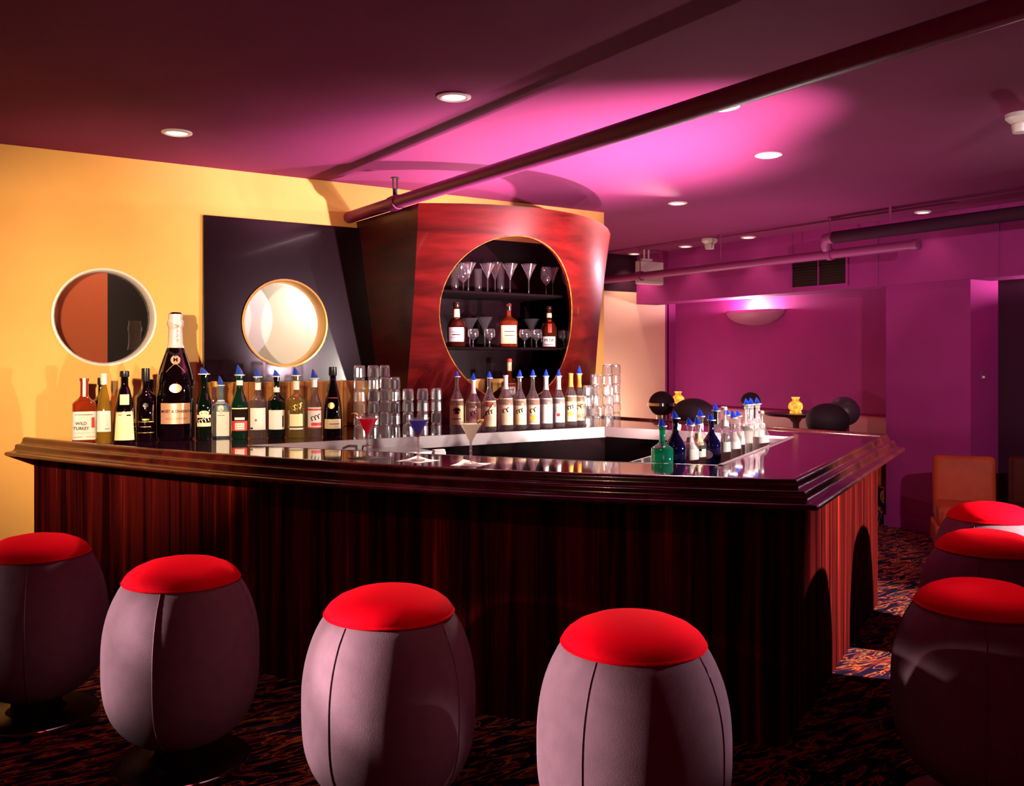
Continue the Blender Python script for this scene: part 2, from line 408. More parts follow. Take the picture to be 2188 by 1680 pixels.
porthole(1, H1, [('inner_wall', MB().box((.575, 7.02, 1.8), (1.31, .04, 1.4)), BROWNP), ('inner_wall', MB().box((1.535, 7.02, 1.8), (.61, .04, 1.4)), BLACKP),
                 ('inner_side', MB().box((-.08, 6.75, 1.8), (.04, .55, 1.4)).box((1.83, 6.75, 1.8), (.03, .55, 1.4)), BLACKP),
                 ('inner_floor', MB().box((.88, 6.75, 1.08), (1.9, .55, .04)).box((.88, 6.75, 2.52), (1.9, .55, .04)), BLACKP)], (1.2, 6.6, 2.4), 6, WHITEP)
porthole(2, H2, [('inner_wall', MB().box((2.75, 6.98, 1.8), (1.66, .04, 1.4)), SILVER),
                 ('inner_side', MB().box((1.9, 6.75, 1.8), (.03, .5, 1.4)).box((3.57, 6.75, 1.8), (.04, .5, 1.4)), SILVER),
                 ('inner_floor', MB().box((2.75, 6.75, 1.08), (1.7, .5, .04)).box((2.75, 6.75, 2.52), (1.7, .5, .04)), SILVER)], (2.80, 6.70, 2.05), 9, GOLD)

# black panel behind the bar, brown backsplash beneath it
p = upright(MB().poly([[(1.715, 1.40), (5.05, 1.40), (5.05, 2.53), (1.715, 2.53)], circ(H2[0], H2[1], H2[2]+.004)], 0, .03), WY-.033)
pan = obj('wall_panel', p, BLACKGL, smooth=False, bevel=.003); tag(pan, 'large glossy black wall panel with a round porthole, behind the bottles', 'wall panel')
bs = empty('backsplash', (2.28, WY-.02, CT), 'brown wooden plank backsplash below the black wall panel', 'backsplash')
for k in range(11):
    x0 = 1.72+k*(1.11/11)
    obj('plank', MB().box((x0+.05, WY-.016, 1.232), (.098, .024, .328)), BACKW, bs, world=True, smooth=False, bevel=.002)

# ------------------------------------------------------------------ bar: base, top and rail
def catmull(P, n):
    out = []; P = [Vector(p) for p in P]
    for i in range(len(P)-1):
        a, b, c, d = P[max(i-1, 0)], P[i], P[i+1], P[min(i+2, len(P)-1)]
        for k in range(n):
            t = k/n
            out.append(.5*((2*b)+(c-a)*t+(2*a-5*b+4*c-d)*t*t+(3*b-a-3*c+d)*t**3))
    out.append(P[-1]); return out
front = catmull([(.665, 6.37), (.925, 5.69), (1.25, 4.95), (1.54, 4.36), (1.81, 3.87), (2.07, 3.475), (2.33, 3.13), (2.60, 2.82), (2.954, 2.445)], 5)
NFRONT = len(front)
outer = [Vector((p.x, p.y)) for p in front]+[Vector((5.217, 3.589)), Vector((4.95, 6.37))]
inner = [(1.655, 5.22), (1.92, 4.78), (2.324, 4.149), (2.69, 3.612), (2.868, 3.356), (3.166, 3.008), (4.718, 3.878), (4.293, 5.246)]
def offset(path, o):                                  # outward (right-hand side while walking from the wall) with mitres
    res = []
    for i, p in enumerate(path):
        d0 = (p-path[i-1]).normalized() if i else None
        d1 = (path[i+1]-p).normalized() if i < len(path)-1 else None
        if d0 is None: nn = Vector((d1.y, -d1.x)); k = 1
        elif d1 is None: nn = Vector((d0.y, -d0.x)); k = 1
        else:
            n0 = Vector((d0.y, -d0.x)); n1 = Vector((d1.y, -d1.x)); nn = (n0+n1).normalized(); k = 1/max(.3, nn.dot(n0))
        q = p+nn*o*k
        if i in (0, len(path)-1):                     # keep the ends on the yellow wall
            d = d1 if d0 is None else d0
            q = q+d*((WY-.004-q.y)/d.y)
        res.append(q)
    return res
top = empty('bar_counter', (3.2, 4.4, CT-.03), 'glossy plum-black bar top with a moulded dark mahogany edge rail', 'bar top')
obj('worktop', MB().poly([[(p.x, p.y) for p in outer], inner], CT-.035, CT), COUNTER, top, world=True, smooth=False)
# pale edge strip along the inside of the bar top
def strip(path, z0, z1, th, closed=True):
    mb = MB(); P = [Vector(p) for p in path]; n = len(P)
    for i in range(n if closed else n-1):
        a, b = P[i], P[(i+1) % n]; d = (b-a).normalized(); nn = Vector((-d.y, d.x))*th
        mb.add([(a.x, a.y, z0), (b.x, b.y, z0), (b.x, b.y, z1), (a.x, a.y, z1), (a.x+nn.x, a.y+nn.y, z0), (b.x+nn.x, b.y+nn.y, z0), (b.x+nn.x, b.y+nn.y, z1), (a.x+nn.x, a.y+nn.y, z1)],
               [(0, 1, 2, 3), (5, 4, 7, 6), (3, 2, 6, 7), (1, 0, 4, 5), (0, 3, 7, 4), (1, 5, 6, 2)])
    return mb
obj('inner_edge', strip([inner[7], inner[0]], CT-.075, CT+.001, .02, False), EDGE, top, world=True, smooth=False, label='pale edge strip of the rear counter')
obj('inner_edge', strip([inner[6], inner[7]], CT-.07, CT+.001, .02, False), EDGE, top, world=True, smooth=False)
obj('inner_edge', strip(inner[0:7], CT-.06, CT+.001, .008, False), STEEL, top, world=True, smooth=False)
obj('inner_edge', strip([inner[5], inner[6]], CT-.06, CT+.004, .022, False), EDGE, top, world=True, smooth=False)
prof = [(-.004, .002), (.002, .012), (.012, .016), (.024, .012), (.030, .002), (.031, -.008), (.036, -.020), (.046, -.026), (.058, -.026), (.066, -.031), (.069, -.040), (.068, -.048), (.074, -.060), (.086, -.068),
        (.104, -.070), (.117, -.074), (.122, -.082), (.118, -.091), (.10, -.096), (.06, -.098), (-.004, -.098), (-.004, .002)]
# side and rear lengths share the mitred corners
def sweep_seg(i0, i1):
    rings = [offset(outer, o)[i0:i1] for o, z in prof]; n = i1-i0; v = []; f = []
    for k, (o, z) in enumerate(prof):
        for p in rings[k]: v.append((p.x, p.y, CT+z))
    for k in range(len(prof)-1):
        for i in range(n-1): f.append((k*n+i, k*n+i+1, (k+1)*n+i+1, (k+1)*n+i))
    return MB().add(v, f)
obj('edge_rail', sweep_seg(0, NFRONT), MAHOG, top, world=True, angle=50, label='curved front length of the mahogany rail')
obj('edge_rail', sweep_seg(NFRONT-1, NFRONT+1), MAHOG, top, world=True, angle=50)
obj('edge_rail', sweep_seg(NFRONT, NFRONT+2), MAHOG, top, world=True, angle=50)
# base
base = empty('bar', (3.2, 4.4, 0), 'dark red striped-wood bar base, curved front and straight right side', 'bar')
po = offset(outer, -.03); pi_ = offset(outer, -.055)
def panel(i0, i1, z0=.0, z1=CT-.04):
    mb = MB(); n = i1-i0; v = []; f = []
    for q in (po, pi_):
        for z in (z0, z1):
            for p in q[i0:i1]: v.append((p.x, p.y, z))
    A, B, C, D = 0, n, 2*n, 3*n
    for i in range(n-1):
        f += [(A+i, A+i+1, B+i+1, B+i), (C+i+1, C+i, D+i, D+i+1), (B+i, B+i+1, D+i+1, D+i), (A+i+1, A+i, C+i, C+i+1)]
    return mb.add(v, f)
obj('front_panel', panel(0, NFRONT), BARW, base, world=True, angle=30)
obj('side_panel', panel(NFRONT-1, NFRONT+1), BARW, base, world=True, smooth=False)
obj('rear_panel', panel(NFRONT, NFRONT+2), BARW, base, world=True, smooth=False)
inn = [Vector(q) for q in inner]
ci = Vector((3.3, 4.2))
inset = [q+(q-ci).normalized()*.06 for q in inn]
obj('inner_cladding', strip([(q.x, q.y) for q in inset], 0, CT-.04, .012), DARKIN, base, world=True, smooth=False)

# sunken bottle tray along the right inside edge
A4, A3 = Vector(inner[5]), Vector(inner[6]); td = (A3-A4).normalized(); tn = Vector((-td.y, td.x))
def tr(a, n_, z): q = A4+td*a+tn*n_; return (q.x, q.y, z)
tray = empty('bottle_tray', tr(.8, .22, .93), 'sunken pale bottle tray along the inside right edge of the bar', 'tray')
TZ = .955
def slab(a0, a1, n0, n1, z0, z1):
    v = [tr(a, q, z) for z in (z0, z1) for q in (n0, n1) for a in (a0, a1)]
    return MB().add(v, [(0, 2, 3, 1), (4, 5, 7, 6), (0, 1, 5, 4), (2, 6, 7, 3), (0, 4, 6, 2), (1, 3, 7, 5)])
obj('tray_floor', slab(.0, 1.74, .008, .44, TZ-.02, TZ), STEEL, tray, world=True, smooth=False)
obj('tray_wall', slab(.0, 1.74, .44, .455, TZ-.02, CT-.005), EDGE, tray, world=True, smooth=False)
obj('tray_wall', slab(1.725, 1.74, .01, .44, TZ-.02, CT-.01), EDGE, tray, world=True, smooth=False)
# stainless sink and small things in the well
sk = empty('bar_sink', (2.35, 4.95, .88), 'brushed steel sink ledge below the rear counter', 'sink')
obj('ledge', MB().box((2.35, 5.02, 1.0), (.62, .36, .02)), STEEL, sk, world=True, smooth=False, bevel=.004)
obj('basin', MB().box((2.35, 5.02, .93), (.5, .28, .12)), STEEL, sk, world=True, smooth=False, bevel=.01)
obj('faucet', MB().tube([(2.35, 5.17, 1.01), (2.35, 5.17, 1.03), (2.35, 5.1, 1.04), (2.35, 5.06, 1.03)], .008, 8), CHROME, sk, world=True)
q = at_z(934, 966, 1.03)
cl = obj('folded_cloth', MB().box((0, 0, .012), (.075, .035, .024)).box((0, .002, .03), (.07, .03, .012)), NAPW, loc=(q.x, q.y-.02, 1.011), bevel=.004)
tag(cl, 'small folded white cloth on the steel sink ledge', 'cloth')
q = at_z(1655, 938, 1.0)
bd = obj('dish', MB().lathe([(.0, .004), (.05, .004), (.075, .045), (.08, .045), (.054, 0), (0, 0)], 24), BLUEPL, loc=tr(1.63, .10, TZ+.001))
bd.scale = (.85, .85, 1.6)
tag(bd, 'dark blue plastic dish at the far end of the bottle tray', 'dish')

# ------------------------------------------------------------------ leaning back-bar cabinet with the big round opening
ZT, ZB = 2.58, CT+.002
def yt(x): return 5.11+.47*(x-3.6)**2
def yb(x): return 5.93+.19*(x-3.6)**2
def ys(x, z): return yt(x)+(yb(x)-yt(x))*(ZT-z)/(ZT-ZB)
def xr(z): return 4.84+.235*(ZT-z)/(ZT-ZB)
def xl(z): return 2.84+.20*(ZT-z)/(ZT-ZB)
SHX = .34
HC = (3.73, 1.815, .61, .585)
cab = empty('back_bar_cabinet', (3.8, 6.2, ZB), 'tall red mahogany back-bar cabinet leaning forward, with a big round opening', 'cabinet')
N = 96; K = 10; v = []; f = []
angs = []
for i in range(N):
    a = 2*PI*i/N; angs.append(a)
def outer_pt(a):
    c, s = math.cos(a), math.sin(a); best = None
    lo, hi = 0, 5
    for _ in range(40):
        m = (lo+hi)/2; x = HC[0]+m*c; z = HC[1]+m*s
        x -= SHX*(z-HC[1]); zz = min(max(z, ZB), ZT); ok = xl(zz) <= x <= xr(zz) and ZB <= z <= ZT
        if ok: lo = m
        else: hi = m
    return HC[0]+lo*c-SHX*lo*s, HC[1]+lo*s
corners = [(x_+SHX*(z_-HC[1]), z_) for x_, z_ in ((xl(ZT), ZT), (xl(ZB), ZB), (xr(ZT), ZT), (xr(ZB), ZB))]
for cx, cz in corners:                                # snap the nearest spoke to each corner
    a = math.atan2(cz-HC[1], cx-HC[0]) % (2*PI)
    j = min(range(N), key=lambda t: abs((angs[t]-a+PI) % (2*PI)-PI)); angs[j] = a
grid = []
for a in angs:
    hx, hz = HC[0]+HC[2]*math.cos(a)-SHX*HC[3]*math.sin(a), HC[1]+HC[3]*math.sin(a); ox, oz = outer_pt(a)
    grid.append([(hx+(ox-hx)*k/K, hz+(oz-hz)*k/K) for k in range(K+1)])
for lay in (0, .035):
    for g in grid:
        for x, z in g: v.append((x, ys(x, z)+lay, z))
W_ = K+1; NL = N*W_
for i in range(N):
    j = (i+1) % N
    for k in range(K):
        f.append((i*W_+k, i*W_+k+1, j*W_+k+1, j*W_+k)); f.append((NL+i*W_+k, NL+j*W_+k, NL+j*W_+k+1, NL+i*W_+k+1))
    f.append((i*W_, j*W_, NL+j*W_, NL+i*W_)); f.append((i*W_+K, NL+i*W_+K, NL+j*W_+K, j*W_+K))
obj('front_panel', MB().add(v, f), CABW, cab, world=True, angle=45)
# gilt lip inside the opening
def hole(a, k=1): x = HC[0]+k*HC[2]*math.cos(a)-SHX*k*HC[3]*math.sin(a); z = HC[1]+k*HC[3]*math.sin(a); return (x, ys(x, z)+.002, z)
pts = [hole(2*PI*i/72, .999) for i in range(73)]
obj('opening_lip', MB().tube(pts, .005, 6, False), BACKW, cab, world=True)
def side(xf, name):
    v = []; n = 12
    for i in range(n+1):
        z = ZB+(ZT-ZB)*i/n; x = xf(z); y0 = ys(x, z)+.036
        xe = x if name == 'l' else 5.05
        v += [(x, y0, z), (xe, WY-.001, z), (x+.025, y0, z), (xe+.025, WY-.001, z)]
    f = []
    for i in range(n):
        a, b = 4*i, 4*i+4
        f += [(a, b, b+1, a+1), (a+3, b+3, b+2, a+2), (a, a+2, b+2, b), (a+1, b+1, b+3, a+3)]
    f += [(0, 1, 3, 2), (4*n, 4*n+2, 4*n+3, 4*n+1)]
    return MB().add(v, f)
obj('side_board', side(lambda z: xl(z)+.002, 'l'), CABW, cab, world=True, smooth=False)
obj('side_board', side(lambda z: xr(z)-.03, 'r'), CABW, cab, world=True, smooth=False)
S1, S2 = 2.05, 1.645
for z in (S1, S2):
    xs = [xl(z)+.05+(xr(z)-.09-xl(z)-.05)*i/16 for i in range(17)]
    fr = [(x, max(5.72, ys(x, z)+.055)) for x in xs]
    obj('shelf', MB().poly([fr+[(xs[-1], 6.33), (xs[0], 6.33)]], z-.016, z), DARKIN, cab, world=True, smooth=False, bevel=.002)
lamp('added_cabinet_fill', 'POINT', (3.45, 5.72, 2.50), 9, WHITE, radius=.03)  # unseen light added inside to brighten the glasses and the wall strip

# ------------------------------------------------------------------ bottles
def rprof(prof, z):
    for (r0, z0), (r1, z1) in zip(prof, prof[1:]):
        if z0 <= z <= z1 and z1 > z0: return r0+(r1-r0)*(z-z0)/(z1-z0)
    return prof[-1][0]
def wrap(rad, n, u, z, eps):                          # u: arc position across the front, facing local -Y
    r = rad(z)
    a = u/max(r, .004)-PI/2
    k = sq(a, n) if n else 1
    rr = (r+eps)*k
    return (rr*math.cos(a), rr*math.sin(a), z)
def patch(rad, n, u0, u1, z0, z1, eps=.0012, nu=12, nz=3, taper=1.0):
    v = []; f = []
    for j in range(nz+1):
        z = z0+(z1-z0)*j/nz; s = 1+(taper-1)*j/nz
        for i in range(nu+1):
            u = (u0+(u1-u0)*i/nu)*s; v.append(wrap(rad, n, u, z, eps))
    for j in range(nz):
        for i in range(nu): f.append((j*(nu+1)+i, j*(nu+1)+i+1, (j+1)*(nu+1)+i+1, (j+1)*(nu+1)+i))
    return MB().add(v, f)
def disc_patch(rad, n, u, z, ru, rz_, eps=.002):
    v = [wrap(rad, n, u, z, eps)]; f = []
    for i in range(16): v.append(wrap(rad, n, u+ru*math.cos(PI*i/8), z+rz_*math.sin(PI*i/8), eps))
    for i in range(16): f.append((0, 1+i, 1+(i+1) % 16))
    return MB().add(v, f)
def lettering(rad, n, s, size, u, z, eps=.0026, squeeze=1):
    vv, ff = text_mesh(s, size)
    return MB().add([wrap(rad, n, u+p[0]*squeeze, z+p[1], eps) for p in vv], ff)
def ribbon(rad, n, pts, wd, eps=.0026):
    v = []; f = []
    for i, (u, z) in enumerate(pts):
        a = pts[max(i-1, 0)]; b = pts[min(i+1, len(pts)-1)]
        dx, dz = b[0]-a[0], b[1]-a[1]; L = math.hypot(dx, dz) or 1
        v.append(wrap(rad, n, u-dz/L*wd, z+dx/L*wd, eps)); v.append(wrap(rad, n, u+dz/L*wd, z-dx/L*wd, eps))
    for i in range(len(pts)-1): f.append((2*i, 2*i+1, 2*i+3, 2*i+2))
    return MB().add(v, f)
def script(rad, n, u, z, w, h, k=3, seed=0, slope=.3):
    rnd = random.Random(seed); pts = []
    for i in range(14*k+1):
        t = i/(14.0*k); a = 2*PI*k*t
        pts.append((u-w/2+w*t+math.sin(a)*w/k*.35, z+slope*w*(t-.5)+math.cos(a+.6)*h*(.35+.15*rnd.random())))
    return ribbon(rad, n, pts, h*.05+.0006)
def shape(kind, r, H, rn):
    if kind == 'round':   # straight body, round shoulders
        hb = H*.60; hs = H*.74
        P = [(0, 0), (r*.9, 0), (r, .008), (r, hb)]
        P += [(r-(r-rn)*(math.sin(PI/2*t)**1.6), hb+(hs-hb)*t) for t in (.2, .4, .6, .8, 1)]
        P += [(rn, H-.02), (rn*1.2, H-.018), (rn*1.2, H-.002), (0, H)]
    elif kind == 'long':  # low sloping shoulders, long neck
        hb = H*.50; hs = H*.82
        P = [(0, 0), (r*.9, 0), (r, .008), (r, hb)]
        P += [(rn+(r-rn)*(.5+.5*math.cos(PI*t)), hb+(hs-hb)*t) for t in (.15, .3, .45, .6, .8, 1)]
        P += [(rn, H-.015), (rn*1.2, H-.014), (rn*1.2, H), (0, H)]
    elif kind == 'cone':  # tapering all the way up
        P = [(0, 0), (r*.92, 0), (r, .01), (r*.86, H*.45), (r*.66, H*.62), (rn*1.5, H*.74), (rn*1.05, H*.80), (rn, H*.84), (rn, H), (0, H)]
    elif kind == 'slim':  # tall tapering with soft neck
        P = [(0, 0), (r*.95, 0), (r, .01), (r*.97, H*.3), (r*.82, H*.5), (r*.6, H*.68), (rn*1.1, H*.82), (rn, H*.86), (rn, H), (0, H)]
    elif kind == 'champ':
        P = [(0, 0), (r*.9, 0), (r, .015), (r, H*.40)]
        P += [(rn+(r-rn)*(math.cos(PI/2*t)**1.25), H*.40+H*.36*t) for t in (.15, .3, .45, .6, .75, .9, 1)]
        P += [(rn*.92, H*.88), (rn*1.12, H*.90), (rn*1.12, H*.93), (rn*.95, H*.94), (rn*.95, H*.985), (rn*.7, H), (0, H)]
    elif kind == 'flask':  # wide round-shouldered decanter
        hb = H*.42; hs = H*.66
        P = [(0, 0), (r*.92, 0), (r, .012), (r, hb)]
        P += [(rn+(r-rn)*math.cos(PI/2*t), hb+(hs-hb)*math.sin(PI/2*t)) for t in (.25, .5, .75, .95)]
        P += [(rn, H-.03), (rn*1.25, H-.028), (rn*1.25, H), (0, H)]
    return P
def bottle(label, x, y, zb, H, r, kind, mat, rn=.016, n=0, lab=(), cap=None, spout=None, group='bottles on the rear counter', rot=0, neck=None, name='liquor_bottle', sg=24):
    root = empty(name, (x, y, zb+.001), label, 'bottle', group, face_cam(x, y, rot))
    P = shape(kind, r, H, rn); rad = lambda z: rprof(P, z)
    obj('glass_body', MB().lathe(P, 32 if n else sg, n=n), mat, root)
    if neck:                                          # foil sleeve (from, to, material)
        z0, z1, nm = neck
        zz = sorted({z0, z1, (z0+z1)/2} | {q_ for _, q_ in P if z0 < q_ < z1})
        pr_ = [(max(r_ for r_, q_ in P if abs(q_-z_) < 1e-9) if any(abs(q_-z_) < 1e-9 for _, q_ in P) else rad(z_), z_) for z_ in zz]
        obj('neck_sleeve', MB().lathe([(r_+.002, z_) for r_, z_ in pr_]+([(0, z1+.001)] if z1 > H*.98 else []), 18), nm, root)
    if cap:
        hc, cm = cap
        obj('cap', MB().lathe([(rn*1.22, H-hc), (rn*1.28, H-hc+.003), (rn*1.22, H+.003), (rn*.9, H+.005), (0, H+.005)], 16), cm, root)
    if spout:
        hs, tilt = spout
        sp = obj('pourer', MB().add(*cone_pts(rn*1.3, hs, H, tilt)), SPOUTB, root)
        obj('flange', MB().lathe([(0, H-.002), (rn*1.75, H-.002), (rn*1.75, H+.003), (0, H+.003)], 14), WHITEP, sp)
    last = None
    for it in lab:
        k = it[0]
        if k == 'L': last = obj('paper_label', patch(rad, n, -it[1]/2, it[1]/2, it[2], it[3], taper=it[5] if len(it) > 5 else 1), it[4], root)
        elif k == 'D': obj('seal', disc_patch(rad, n, it[1], it[2], it[3], it[4]), it[5], root)
        elif k == 'T': obj('lettering', lettering(rad, n, it[1], it[2], it[3], it[4], squeeze=it[6] if len(it) > 6 else 1), it[5], last or root)
        elif k == 'B': obj('printed_band', patch(rad, n, it[1], it[2], it[3], it[4], eps=.002), it[5], last or root)
        elif k == 'S': obj('script_lettering', script(rad, n, it[1], it[2], it[3], it[4], it[5], it[6]), it[7], last or root)
    return root
def cone_pts(r, h, z0, tilt):
    n = 12; v = []; f = []
    for k, (s, q) in enumerate(((1, 0), (.8, .35), (.45, .72), (.08, 1))):
        for i in range(n):
            a = 2*PI*i/n; v.append((r*s*math.cos(a)+tilt*r*(1-s), r*s*math.sin(a)*.8, z0+h*q))
    for k in range(3):
        for i in range(n): f.append((k*n+i, k*n+(i+1) % n, (k+1)*n+(i+1) % n, (k+1)*n+i))
    f.append(tuple(range(3*n, 4*n))); return v, f
def PX(x, yb): return at_z(x, yb, CT)
def HP(pos, px): return px*(pos.x*DV[0]+pos.y*DV[1])/F      # a height or width seen in the photo, in metres at that distance
GL = 'bottles standing on the left counter'
def LB(x, ybase, ytop, wpx, kind, mat, label, sp=None, **kw):
    p = PX(x, ybase); H = HP(p, ybase-ytop); hs = HP(p, sp) if sp else 0
    return bottle(label, p.x, p.y, CT, H-hs, HP(p, wpx)/2*.92, kind, mat, spout=((hs, kw.pop('tilt', -.6)) if sp else None), group=GL, **kw)
LB(180, 946, 808, 51, 'round', G_AMBER, 'amber square bourbon bottle with white label, leftmost on the bar', n=5, rn=.021, neck=(.27, .38, FOIL),
   lab=[('L', .122, .02, .185, LBL), ('B', -.045, .04, .165, .168, INK), ('T', 'WILD', .025, -.014, .115, INK, .85), ('T', 'TURKEY', .025, -.014, .086, INK, .8), ('B', -.05, .05, .06, .0612, INKR), ('B', -.05, -.01, .035, .038, INKR), ('B', .01, .05, .035, .038, INKR), ('B', .034, .048, .09, .15, INKR)])
LB(222, 948, 800, 37, 'slim', G_GOLD, 'slim clear liqueur bottle with white label and white cap, second from left', rn=.014, cap=(.06, LBL),
   lab=[('L', .085, .07, .19, LBL), ('B', .01, .025, .10, .17, LBLT), ('B', .005, .03, .085, .088, INK)])
LB(266, 947, 795, 51, 'cone', G_BLACK, 'dark tapered liqueur bottle with big cream trapezoid label', rn=.021, cap=(.03, BLACKCAP),
   lab=[('L', .125, .02, .185, LBLC, .78), ('B', -.048, .048, .18, .184, GOLD), ('B', -.035, -.015, .165, .169, INKR), ('B', .01, .035, .16, .168, INK), ('B', .015, .035, .05, .14, LBLT), ('L', .052, .225, .285, LBLC)])
LB(311, 942, 789, 47, 'round', G_BLACK, 'black cognac bottle with gold print, left of the giant champagne bottle', rn=.019, cap=(.075, BLACKCAP),
   lab=[('D', 0, .215, .016, .014, BLACKCAP), ('B', -.05, .05, .115, .118, GOLD), ('B', -.05, .05, .05, .053, GOLD), ('B', -.02, .02, .125, .135, GOLD), ('B', -.03, .03, .085, .088, GOLD)])
bq = PX(331, 938); bottle('black bottle with short cap, tucked behind the giant champagne bottle', bq.x, bq.y+.12, CT, .36, .05, 'round', G_BLACK, rn=.017, cap=(.05, BLACKCAP), group=GL)
bq = PX(207, 940); bottle('dark green bottle tucked behind the slim clear liqueur bottle', bq.x+.05, bq.y+.17, CT, .37, .052, 'round', G_DKGREEN, rn=.015, cap=(.04, BLACKCAP), group=GL)
p = PX(375, 939); Hm = HP(p, 271)
mg = bottle('giant black champagne bottle with pink-gold labels and pale foil neck', p.x, p.y, CT, Hm, HP(p, 78)/2, 'champ', G_BLACK, rn=.042, group=GL, name='champagne_bottle',
            neck=(Hm*.72, Hm*.985, FOIL),
            lab=[('L', .185, .10, .225, LBLP), ('T', 'MOËT & CHANDON', .024, .012, .175, INK, .9), ('B', -.06, .07, .135, .1365, INK), ('B', -.06, .07, .128, .1295, INK),
                 ('D', 0, .315, .036, .028, LBLP), ('D', 0, Hm*.625, .028, .028, LBLP)])
for s in (-1, 1):
    Pm = shape('champ', HP(p, 78)/2, Hm, .042)
    obj('ribbon', ribbon(lambda z: rprof(Pm, z), 0, [(0, Hm*.60), (s*.03, Hm*.565), (s*.055, Hm*.53)], .002), GOLD, mg)
    obj('ribbon', ribbon(lambda z: rprof(Pm, z), 0, [(0, Hm*.66), (s*.03, Hm*.68), (s*.06, Hm*.70)], .008), BLACKCAP, mg)
obj('emblem', lettering(lambda z: rprof(Pm, z), 0, 'M', .034, 0, Hm*.625, eps=.004), INK, mg)
obj('script_lettering', ribbon(lambda z: rprof(Pm, z), 0, [(.004+.012*math.sin(t*1.9), Hm*(.77+.011*t)) for t in [i*.25 for i in range(49)]], .0012, .0055), INKR, mg)
LB(436, 941, 785, 36, 'long', G_DKGREEN, 'dark green bottle with white script label, right of the champagne bottle', sp=15, rn=.02,
   lab=[('L', .09, .085, .155, LBLT), ('B', -.042, .042, .108, .138, INK), ('S', 0, .122, .07, .026, 4, 2, LBL), ('D', 0, .165, .03, .016, LBLT)])
bq = PX(462, 937); bottle('small pale bottle with cork, behind the pale blue gin bottle', bq.x+.03, bq.y+.16, CT, .345, .042, 'round', G_GREY, rn=.016, cap=(.03, LEMON), group=GL)
LB(472, 935, 803, 40, 'round', G_PALE, 'pale blue square gin bottle with tall white label and emblem', sp=21, rn=.016, n=6,
   lab=[('L', .088, .012, .235, LBL), ('D', 0, .185, .017, .02, LBLT), ('D', 0, .185, .011, .014, LBL), ('D', 0, .158, .008, .008, LBLT), ('B', -.025, .025, .205, .209, INK), ('B', -.02, .02, .139, .142, INK)], tilt=-.5)
LB(512, 938, 780, 39, 'long', G_GREEN, 'green-shouldered bottle with black and red label', sp=22, rn=.018, neck=(.33, .36, LBL),
   lab=[('L', .108, .055, .19, INK), ('B', -.054, .054, .185, .192, LBLC), ('B', -.054, .054, .052, .112, LBLR), ('B', -.03, .03, .118, .134, LBL), ('B', -.028, .028, .06, .10, LBL), ('B', -.022, .022, .07, .074, INKR), ('B', -.022, .022, .085, .089, INKR)])
LB(551, 937, 786, 40, 'round', G_GREY, 'clear rum bottle with white label and small emblem, white neck band', sp=20, rn=.016, neck=(.30, .345, LBL),
   lab=[('L', .105, .055, .19, LBL), ('D', -.012, .115, .007, .008, LBLR), ('B', -.05, -.03, .06, .07, INK), ('B', .0, .04, .064, .068, LBLC)])
LB(591, 936, 790, 40, 'round', G_DKGREEN, 'dark bottle with plain white square label and white neck band', sp=15, rn=.017, neck=(.285, .315, LBL),
   lab=[('L', .112, .055, .175, LBL), ('B', .035, .045, .07, .14, INK)])
LB(633, 936, 785, 41, 'round', G_OLIVE, 'olive tequila bottle with raised gold lettering and white neck', sp=18, rn=.017, neck=(.30, .355, LBL),
   lab=[('S', 0, .20, .075, .02, 4, 4, GOLD), ('S', 0, .18, .06, .012, 4, 5, GOLD), ('L', .085, .075, .15, LBLC), ('D', 0, .265, .01, .008, LBLR), ('B', -.045, .045, .055, .065, LBL)])
LB(672, 935, 789, 35, 'long', G_GREY, 'slender clear bottle with white and red script label', sp=20, rn=.017, neck=(.315, .365, FOIL),
   lab=[('L', .095, .065, .19, LBL), ('B', -.047, .047, .17, .182, LBLR), ('B', -.047, .047, .06, .068, LBLR), ('S', .005, .125, .06, .03, 3, 6, INK), ('B', -.02, .045, .075, .095, LBLR)])
LB(711, 934, 786, 46, 'cone', G_BLACK, 'dark rounded brandy bottle with low cream label, rightmost of the left bottles', rn=.020, cap=(.05, BLACKCAP),
   lab=[('L', .115, .055, .115, LBLC), ('B', -.02, .045, .083, .087, INK), ('D', -.01, .2, .022, .02, GOLD), ('B', -.03, .03, .245, .25, INKR)])

# ten bottles before the round opening
GR = 'row of script-labelled bottles before the round opening'
R10 = [(973, 918, 793, 31, 'glass', LBLC, 'E', 'clear bottle with dark eagle-like emblem on its label, leftmost of the row', 12),
       (1008, 921, 797, 34, 'foil', LBLT, 'S', 'script-labelled bottle with tan foil neck, second of the row', 16),
       (1042, 922, 793, 32, 'glass', LBLC, 'R', 'bare-necked bottle with red dot on its label, third of the row', 15),
       (1077, 919, 801, 34, 'foil0', LBLT, 'S', 'foil-necked bottle without pourer, fourth of the row', 0),
       (1107, 918, 790, 31, 'glass', LBLC, 'S', 'bare-necked script-labelled bottle with blue pourer, fifth of the row', 16),
       (1135, 917, 789, 31, 'glass', LBLT, 'O', 'bare-necked bottle with orange fruit on its label, sixth of the row', 15),
       (1163, 915, 789, 30, 'foil', LBL, '', 'plain white-labelled bottle with white foil neck, seventh of the row', 15),
       (1190, 913, 789, 28, 'foil', LBL, 'H', 'white-labelled bottle with small heart print, eighth of the row', 15),
       (1216, 911, 797, 27, 'ofoil', LBLC, 'Y', 'yellow-labelled bottle with orange foil neck and no pourer, ninth of the row', 0),
       (1234, 909, 781, 25, 'ospout', LBLC, 'S', 'orange-necked bottle with blue pourer, rightmost of the row', 18)]
